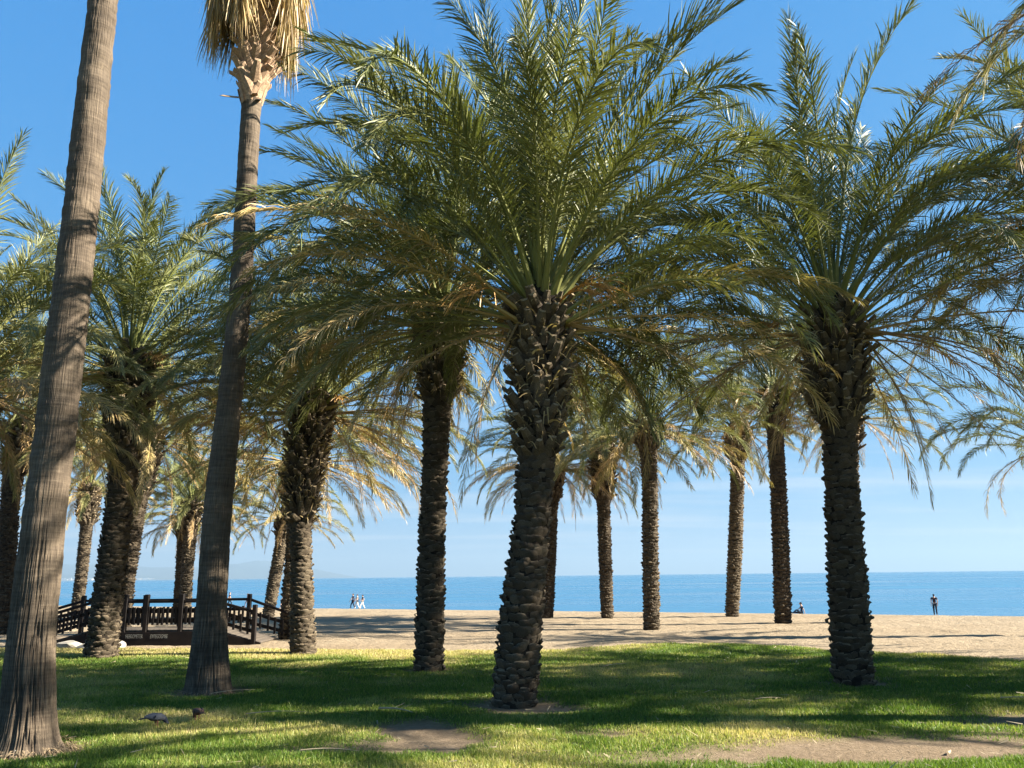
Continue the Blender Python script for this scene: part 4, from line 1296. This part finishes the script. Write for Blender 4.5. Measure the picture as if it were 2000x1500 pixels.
# a shaded earth bank under the left ramp
me, V = grid_mesh('earth_bank', np.linspace(-13.4, -10.3, 34), np.linspace(21.0, 24.4, 30),
    lambda x, y: ground_z(x, y) - 0.06 + 0.24 * np.clip(blob(x, y, -11.8, 22.9, 1.0, 0.9) * 1.2, 0, 1) + 0.05 * (fbm(x * 2, y * 2, 0, 17, 3) - .5))
tag(link('earth_bank', me, simple('bank_soil', (0.19, 0.145, 0.10), 0.95, 0.3, 5.0)), kind='structure')  # plain even soil brown over the whole bank

# ------------------------------------------------------------------ people and birds
def skin_mesh(name, verts, edges, root=0, subdiv=2):
    """verts: (x, y, z, rx, ry). Grows one continuous surface over the skeleton"""
    me = bpy.data.meshes.new(name)
    me.from_pydata([v[:3] for v in verts], edges, [])
    o = bpy.data.objects.new(name, me)
    C.objects.link(o)
    md = o.modifiers.new('skin', 'SKIN')
    md.branch_smoothing = 0.4
    lay = me.skin_vertices[0] if me.skin_vertices else None
    for i, v in enumerate(verts):
        lay.data[i].radius = (v[3], v[4])
        lay.data[i].use_root = (i == root)
    sb = o.modifiers.new('sub', 'SUBSURF'); sb.levels = subdiv; sb.render_levels = subdiv
    bpy.context.view_layer.update()
    out = bpy.data.meshes.new_from_object(o.evaluated_get(bpy.context.evaluated_depsgraph_get()))
    bpy.data.objects.remove(o); bpy.data.meshes.remove(me)
    out.name = name
    out.polygons.foreach_set('use_smooth', np.full(len(out.polygons), True))
    return out

def ensure_skin(me):
    pass

M['skin'] = simple('skin', (0.42, 0.26, 0.18), 0.55, 0.06, 4)
CLOTH = {}
def cloth(c):
    if c not in CLOTH: CLOTH[c] = simple('fabric', c, 0.85, 0.08, 12)
    return CLOTH[c]

def make_person(label, loc, h, face, pose, top, bottom, hair, shirt=True, long_legs=True, group='people along the shore'):
    root = empty('person', loc, label, 'person', group, face)
    k = h / 1.75
    # forward is +X in local space
    sw = {'walk': 0.28, 'stand': 0.05, 'sit': 0}[pose]
    J = {}
    if pose == 'sit':
        J['pel'] = (0, 0, .13); J['sp'] = (-.05, 0, .33); J['ch'] = (-.06, 0, .55); J['nk'] = (-.03, 0, .70); J['hd'] = (.02, 0, .82); J['ht'] = (.03, 0, .93)
        legs = [[(.02, .09, .12), (.38, .10, .34), (.68, .10, .07), (.80, .10, .06)], [(.02, -.09, .12), (.50, -.10, .13), (.88, -.10, .06), (.98, -.10, .10)]]
        arms = [[(-.06, .17, .60), (-.16, .22, .36), (-.22, .22, .10), (-.24, .22, .03)], [(-.06, -.17, .60), (.10, -.20, .42), (.28, -.14, .32), (.35, -.12, .30)]]
    else:
        J['pel'] = (0, 0, .93); J['sp'] = (.01, 0, 1.12); J['ch'] = (.0, 0, 1.32); J['nk'] = (.0, 0, 1.50); J['hd'] = (.02, 0, 1.61); J['ht'] = (.02, 0, 1.70)
        legs = [[(0, .09, .90), (sw * .7 + .03, .09, .50), (sw * .9, .09, .08), (sw * .9 + .14, .10, .04)], [(0, -.09, .90), (-sw * .35 + .02, -.09, .50), (-sw * 1.1, -.09, .09), (-sw * 1.1 + .14, -.10, .04)]]
        arms = [[(0, .19, 1.42), (-sw * .6 - .02, .24, 1.13), (-sw * .4 + .06, .25, .88), (-sw * .35 + .09, .25, .79)], [(0, -.19, 1.42), (sw * .5 - .02, -.24, 1.13), (sw * .9 + .06, -.24, .89), (sw * .95 + .09, -.24, .80)]]
    V, E = [], []
    def add(p, r, link_to=None, r2=None):
        V.append((p[0] * k, p[1] * k, p[2] * k, r * k, (r2 or r) * k))
        if link_to is not None: E.append((link_to, len(V) - 1))
        return len(V) - 1
    a = add(J['pel'], .13, None, .10); b_ = add(J['sp'], .115, a, .09); c = add(J['ch'], .14, b_, .10); n_ = add(J['nk'], .055, c)
    hd = add(J['hd'], .085, n_, .10); add(J['ht'], .07, hd, .085)
    add((J['hd'][0] + .105, 0, J['hd'][2] - .01), .016, hd)      # nose
    for lg in legs:
        p = a
        for q, r in zip(lg, (.085, .058, .038, .030)): p = add(q, r, p)
    for ar in arms:
        p = c
        for q, r in zip(ar, (.052, .040, .027, .022)): p = add(q, r, p)
        dx_, dy_, dz_ = ar[3][0] - ar[2][0], 0, ar[3][2] - ar[2][2]
        for fy, fl in ((-.022, .8), (-.008, 1.0), (.008, .95), (.022, .75)):   # fingers
            add((ar[3][0] + dx_ * fl * .9, ar[3][1] + fy, ar[3][2] + dz_ * fl * .9), .009, p)
    body = link('body', skin_mesh('body', V, E), M['skin'], root)
    # clothes follow the body
    if shirt:
        V, E = [], []
        a = add((J['pel'][0], 0, J['pel'][2] + .02), .145, None, .115); b_ = add(J['sp'], .13, a, .105); c = add(J['ch'], .152, b_, .112); add((J['nk'][0], 0, J['nk'][2] - .05), .07, c)
        for ar in arms:
            p = add(ar[0], .068, c); mid = tuple(ar[0][i] * .35 + ar[1][i] * .65 for i in range(3)); add(mid, .056, p)
        link('shirt', skin_mesh('shirt', V, E), cloth(top), root)
    V, E = [], []
    a = add(J['pel'], .15, None, .12)
    for lg in legs:
        p = add(lg[0], .10, a)
        if long_legs:
            p = add(lg[1], .072, p); add(lg[2], .055, p)
        else:
            add(tuple(lg[0][i] * .25 + lg[1][i] * .75 for i in range(3)), .088, p)
    link('trousers' if long_legs else 'shorts', skin_mesh('trousers', V, E), cloth(bottom), root)
    V, E = [], []
    a = add((J['ht'][0] - .02, 0, J['ht'][2] + .005), .088, None, .092); b_ = add((J['hd'][0] - .05, 0, J['hd'][2]), .075, a, .085)
    add((J['hd'][0] - .07, 0, J['hd'][2] - .10), .05, b_)
    link('hair', skin_mesh('hair', V, E), cloth(hair), root)
    return root

def gz(x, y): return float(ground_z(x, y))
make_person('lone person in dark clothes standing with back turned at the water on the right', (33.9, 69.3, gz(33.9, 69.3)), 1.74, R(75), 'stand', (0.03, 0.015, 0.018), (0.012, 0.02, 0.035), (0.012, 0.01, 0.01))
make_person('person sitting on the sand by the water left of the darkest trunk', (22.6, 67.8, gz(22.6, 67.8)), 1.72, R(172), 'sit', (0.012, 0.02, 0.05), (0.05, 0.07, 0.10), (0.012, 0.01, 0.01))
make_person('walker in dark trousers at the left of the group of three', (-18.75, 99.5, gz(-18.75, 99.5)), 1.78, R(200), 'walk', (0.02, 0.03, 0.07), (0.008, 0.01, 0.025), (0.02, 0.015, 0.01))
make_person('walker in pale clothes in the middle of the group of three', (-18.2, 99.2, gz(-18.2, 99.2)), 1.70, R(195), 'walk', (0.62, 0.50, 0.40), (0.62, 0.60, 0.58), (0.06, 0.02, 0.02))
make_person('walker in black top and white trousers at the right of the group of three', (-17.55, 99.0, gz(-17.55, 99.0)), 1.66, R(190), 'walk', (0.03, 0.03, 0.035), (0.66, 0.64, 0.58), (0.02, 0.016, 0.014))
make_person('shirtless person in dark shorts beside the shaggy palm trunk', (-26.3, 97.5, gz(-26.3, 97.5)), 1.80, R(185), 'walk', (0.4, 0.3, 0.2), (0.012, 0.015, 0.03), (0.05, 0.03, 0.02), shirt=False, long_legs=False)
make_person('person in dark navy clothes seen above the footbridge handrail', (-33.1, 99.5, gz(-33.1, 99.5)), 1.76, R(10), 'walk', (0.012, 0.02, 0.05), (0.012, 0.02, 0.035), (0.03, 0.02, 0.015))
make_person('person in a pink top half hidden by a post of the footbridge', (-32.1, 103.0, gz(-32.1, 103.0)), 1.72, R(185), 'walk', (0.62, 0.20, 0.22), (0.10, 0.10, 0.14), (0.10, 0.05, 0.03))

def make_pigeon(label, loc, face, cols, s=1.0):
    root = empty('pigeon', loc, label, 'pigeon', 'pigeons feeding on the grass', face)
    root.scale = (s, s, s)
    body_c, wing_c, neck_c, bar = cols
    V = [(-.02, 0, .105, .052, .048), (.045, 0, .105, .050, .050), (-.09, 0, .112, .034, .024), (.085, 0, .090, .036, .036), (.115, 0, .058, .024, .024), (.135, 0, .030, .021, .022), (.160, 0, .012, .005, .005), (-.14, 0, .115, .028, .010)]
    E = [(0, 1), (0, 2), (1, 3), (3, 4), (4, 5), (5, 6), (2, 7)]
    link('body', skin_mesh('body', V, E), cloth(body_c), root)
    link('neck', skin_mesh('neck', [(.075, 0, .096, .042, .042), (.112, 0, .062, .028, .028), (.136, 0, .034, .0235, .0245)], [(0, 1), (1, 2)]), cloth(neck_c), root)
    for sg in (-1, 1):
        link('wing', skin_mesh('wing', [(.045, sg * .046, .112, .016, .034), (-.03, sg * .050, .118, .014, .040), (-.10, sg * .030, .122, .010, .024), (-.15, sg * .012, .122, .006, .010)], [(0, 1), (1, 2), (2, 3)]), cloth(wing_c), root)
        link('wing_bar', skin_mesh('wing_bar', [(-.045, sg * .060, .136, .007, .010), (-.065, sg * .060, .098, .006, .009)], [(0, 1)], subdiv=1), cloth(bar), root)
        link('leg', skin_mesh('leg', [(.0, sg * .022, .068, .011, .011), (.008, sg * .022, .03, .005, .005), (.0, sg * .022, .004, .005, .005), (.03, sg * .022, .003, .004, .004)], [(0, 1), (1, 2), (2, 3)], subdiv=1), cloth((0.20, 0.07, 0.055)), root)
    link('tail', skin_mesh('tail', [(-.12, 0, .112, .030, .010), (-.20, 0, .108, .036, .006), (-.225, 0, .106, .034, .004)], [(0, 1), (1, 2)]), cloth(bar), root)
    return root
make_pigeon('grey pigeon with dark neck and black wing bars pecking at the grass', (-3.93, 9.66, float(lawn_z(-3.93, 9.66)) + .01), R(52), ((0.065, 0.07, 0.085), (0.08, 0.086, 0.105), (0.025, 0.03, 0.05), (0.02, 0.022, 0.03)), 0.92)
make_pigeon('brown pigeon feeding on the grass behind the grey pigeon', (-3.60, 9.98, float(lawn_z(-3.60, 9.98)) + .01), R(128), ((0.10, 0.055, 0.04), (0.085, 0.05, 0.038), (0.12, 0.07, 0.05), (0.04, 0.025, 0.02)), 0.86)

# ------------------------------------------------------------------ fallen stems and litter
def stem_mesh(seed, ln, w):
    rng = np.random.default_rng(seed)
    n = 12
    s = np.linspace(0, 1, n)
    P = np.stack([s * ln, 0.10 * ln * np.sin(s * 2.2 + rng.random()) * rng.uniform(-.6, .6) + 0 * s, 0.012 + 0.03 * ln * np.sin(s * math.pi)], 1)
    ang = np.arange(5) * 2 * math.pi / 5
    ws = w * (1 - 0.75 * s)
    ring = P[:, None] + np.stack([np.zeros(5), np.cos(ang), np.sin(ang) * .6], 1)[None] * ws[:, None, None]
    i0 = np.arange(n - 1)[:, None] * 5 + np.arange(5)[None]; i1 = np.arange(n - 1)[:, None] * 5 + (np.arange(5)[None] + 1) % 5
    return np_mesh('fallen_stem', ring.reshape(-1, 3), quads=np.stack([i0, i1, i1 + 5, i0 + 5], -1).reshape(-1, 4), smooth=True)
for i, (x, y, ln, w, rz, lab) in enumerate([
    (-4.15, 11.95, 0.62, 0.012, R(35), 'pale dry stem lying by the foot of the skirted fan palm'),
    (-3.1, 10.15, 0.75, 0.010, R(3), 'long thin straw coloured stem lying right of the pigeons'),
    (-1.62, 10.45, 0.55, 0.022, R(-38), 'thick brown dry stem pointing at the bare earth patch'),
    (-1.95, 8.05, 0.55, 0.012, R(-8), 'thin dry stem lying in the shade at the front of the lawn'),
    (1.5, 14.9, 0.6, 0.014, R(40), 'dry stem on the browned grass right of the thick leaning palm'),
    (6.0, 10.9, 0.5, 0.013, R(-20), 'dry stem in the shade in front of the darkest palm'),
    (3.0, 11.0, 0.35, 0.011, R(15), 'short pale stem left of the foot of the darkest palm')]):
    o = link('fallen_stem', stem_mesh(400 + i, ln, w), M['dry_stem'])
    o.location = (x, y, float(lawn_z(x, y)) + 0.035)
    o.rotation_euler = (0, 0, rz)
    tag(o, lab, 'palm stem', 'dry stems fallen on the lawn')

def litter():
    rng = np.random.default_rng(77)
    V, Q = [], []
    for k in range(620):
        d = 6.8 * (19.5 / 6.8) ** rng.random(); x = (rng.random() * 2 - 1) * (.7 * d + .5)
        if edge_f(x, d) < .1: continue
        a = rng.random() * 6.28; ln, w = rng.uniform(.03, .16), rng.uniform(.003, .008)
        z = float(lawn_z(x, d)) + rng.uniform(.02, .05)
        p = np.array([x, d, z]); t = np.array([math.cos(a), math.sin(a), rng.normal(0, .25)]); nrm = np.array([-math.sin(a), math.cos(a), rng.normal(0, .4)])
        b0 = len(V)
        V += [p - nrm * w, p + nrm * w, p + t * ln + nrm * w * .3, p + t * ln - nrm * w * .3]
        Q.append((b0, b0 + 1, b0 + 2, b0 + 3))
    return np_mesh('leaf_litter', np.array(V), quads=np.array(Q))
tag(link('leaf_litter', litter(), M['dry_stem']), 'scattered bits of dry palm leaf on the lawn', 'leaf litter', kind='stuff')
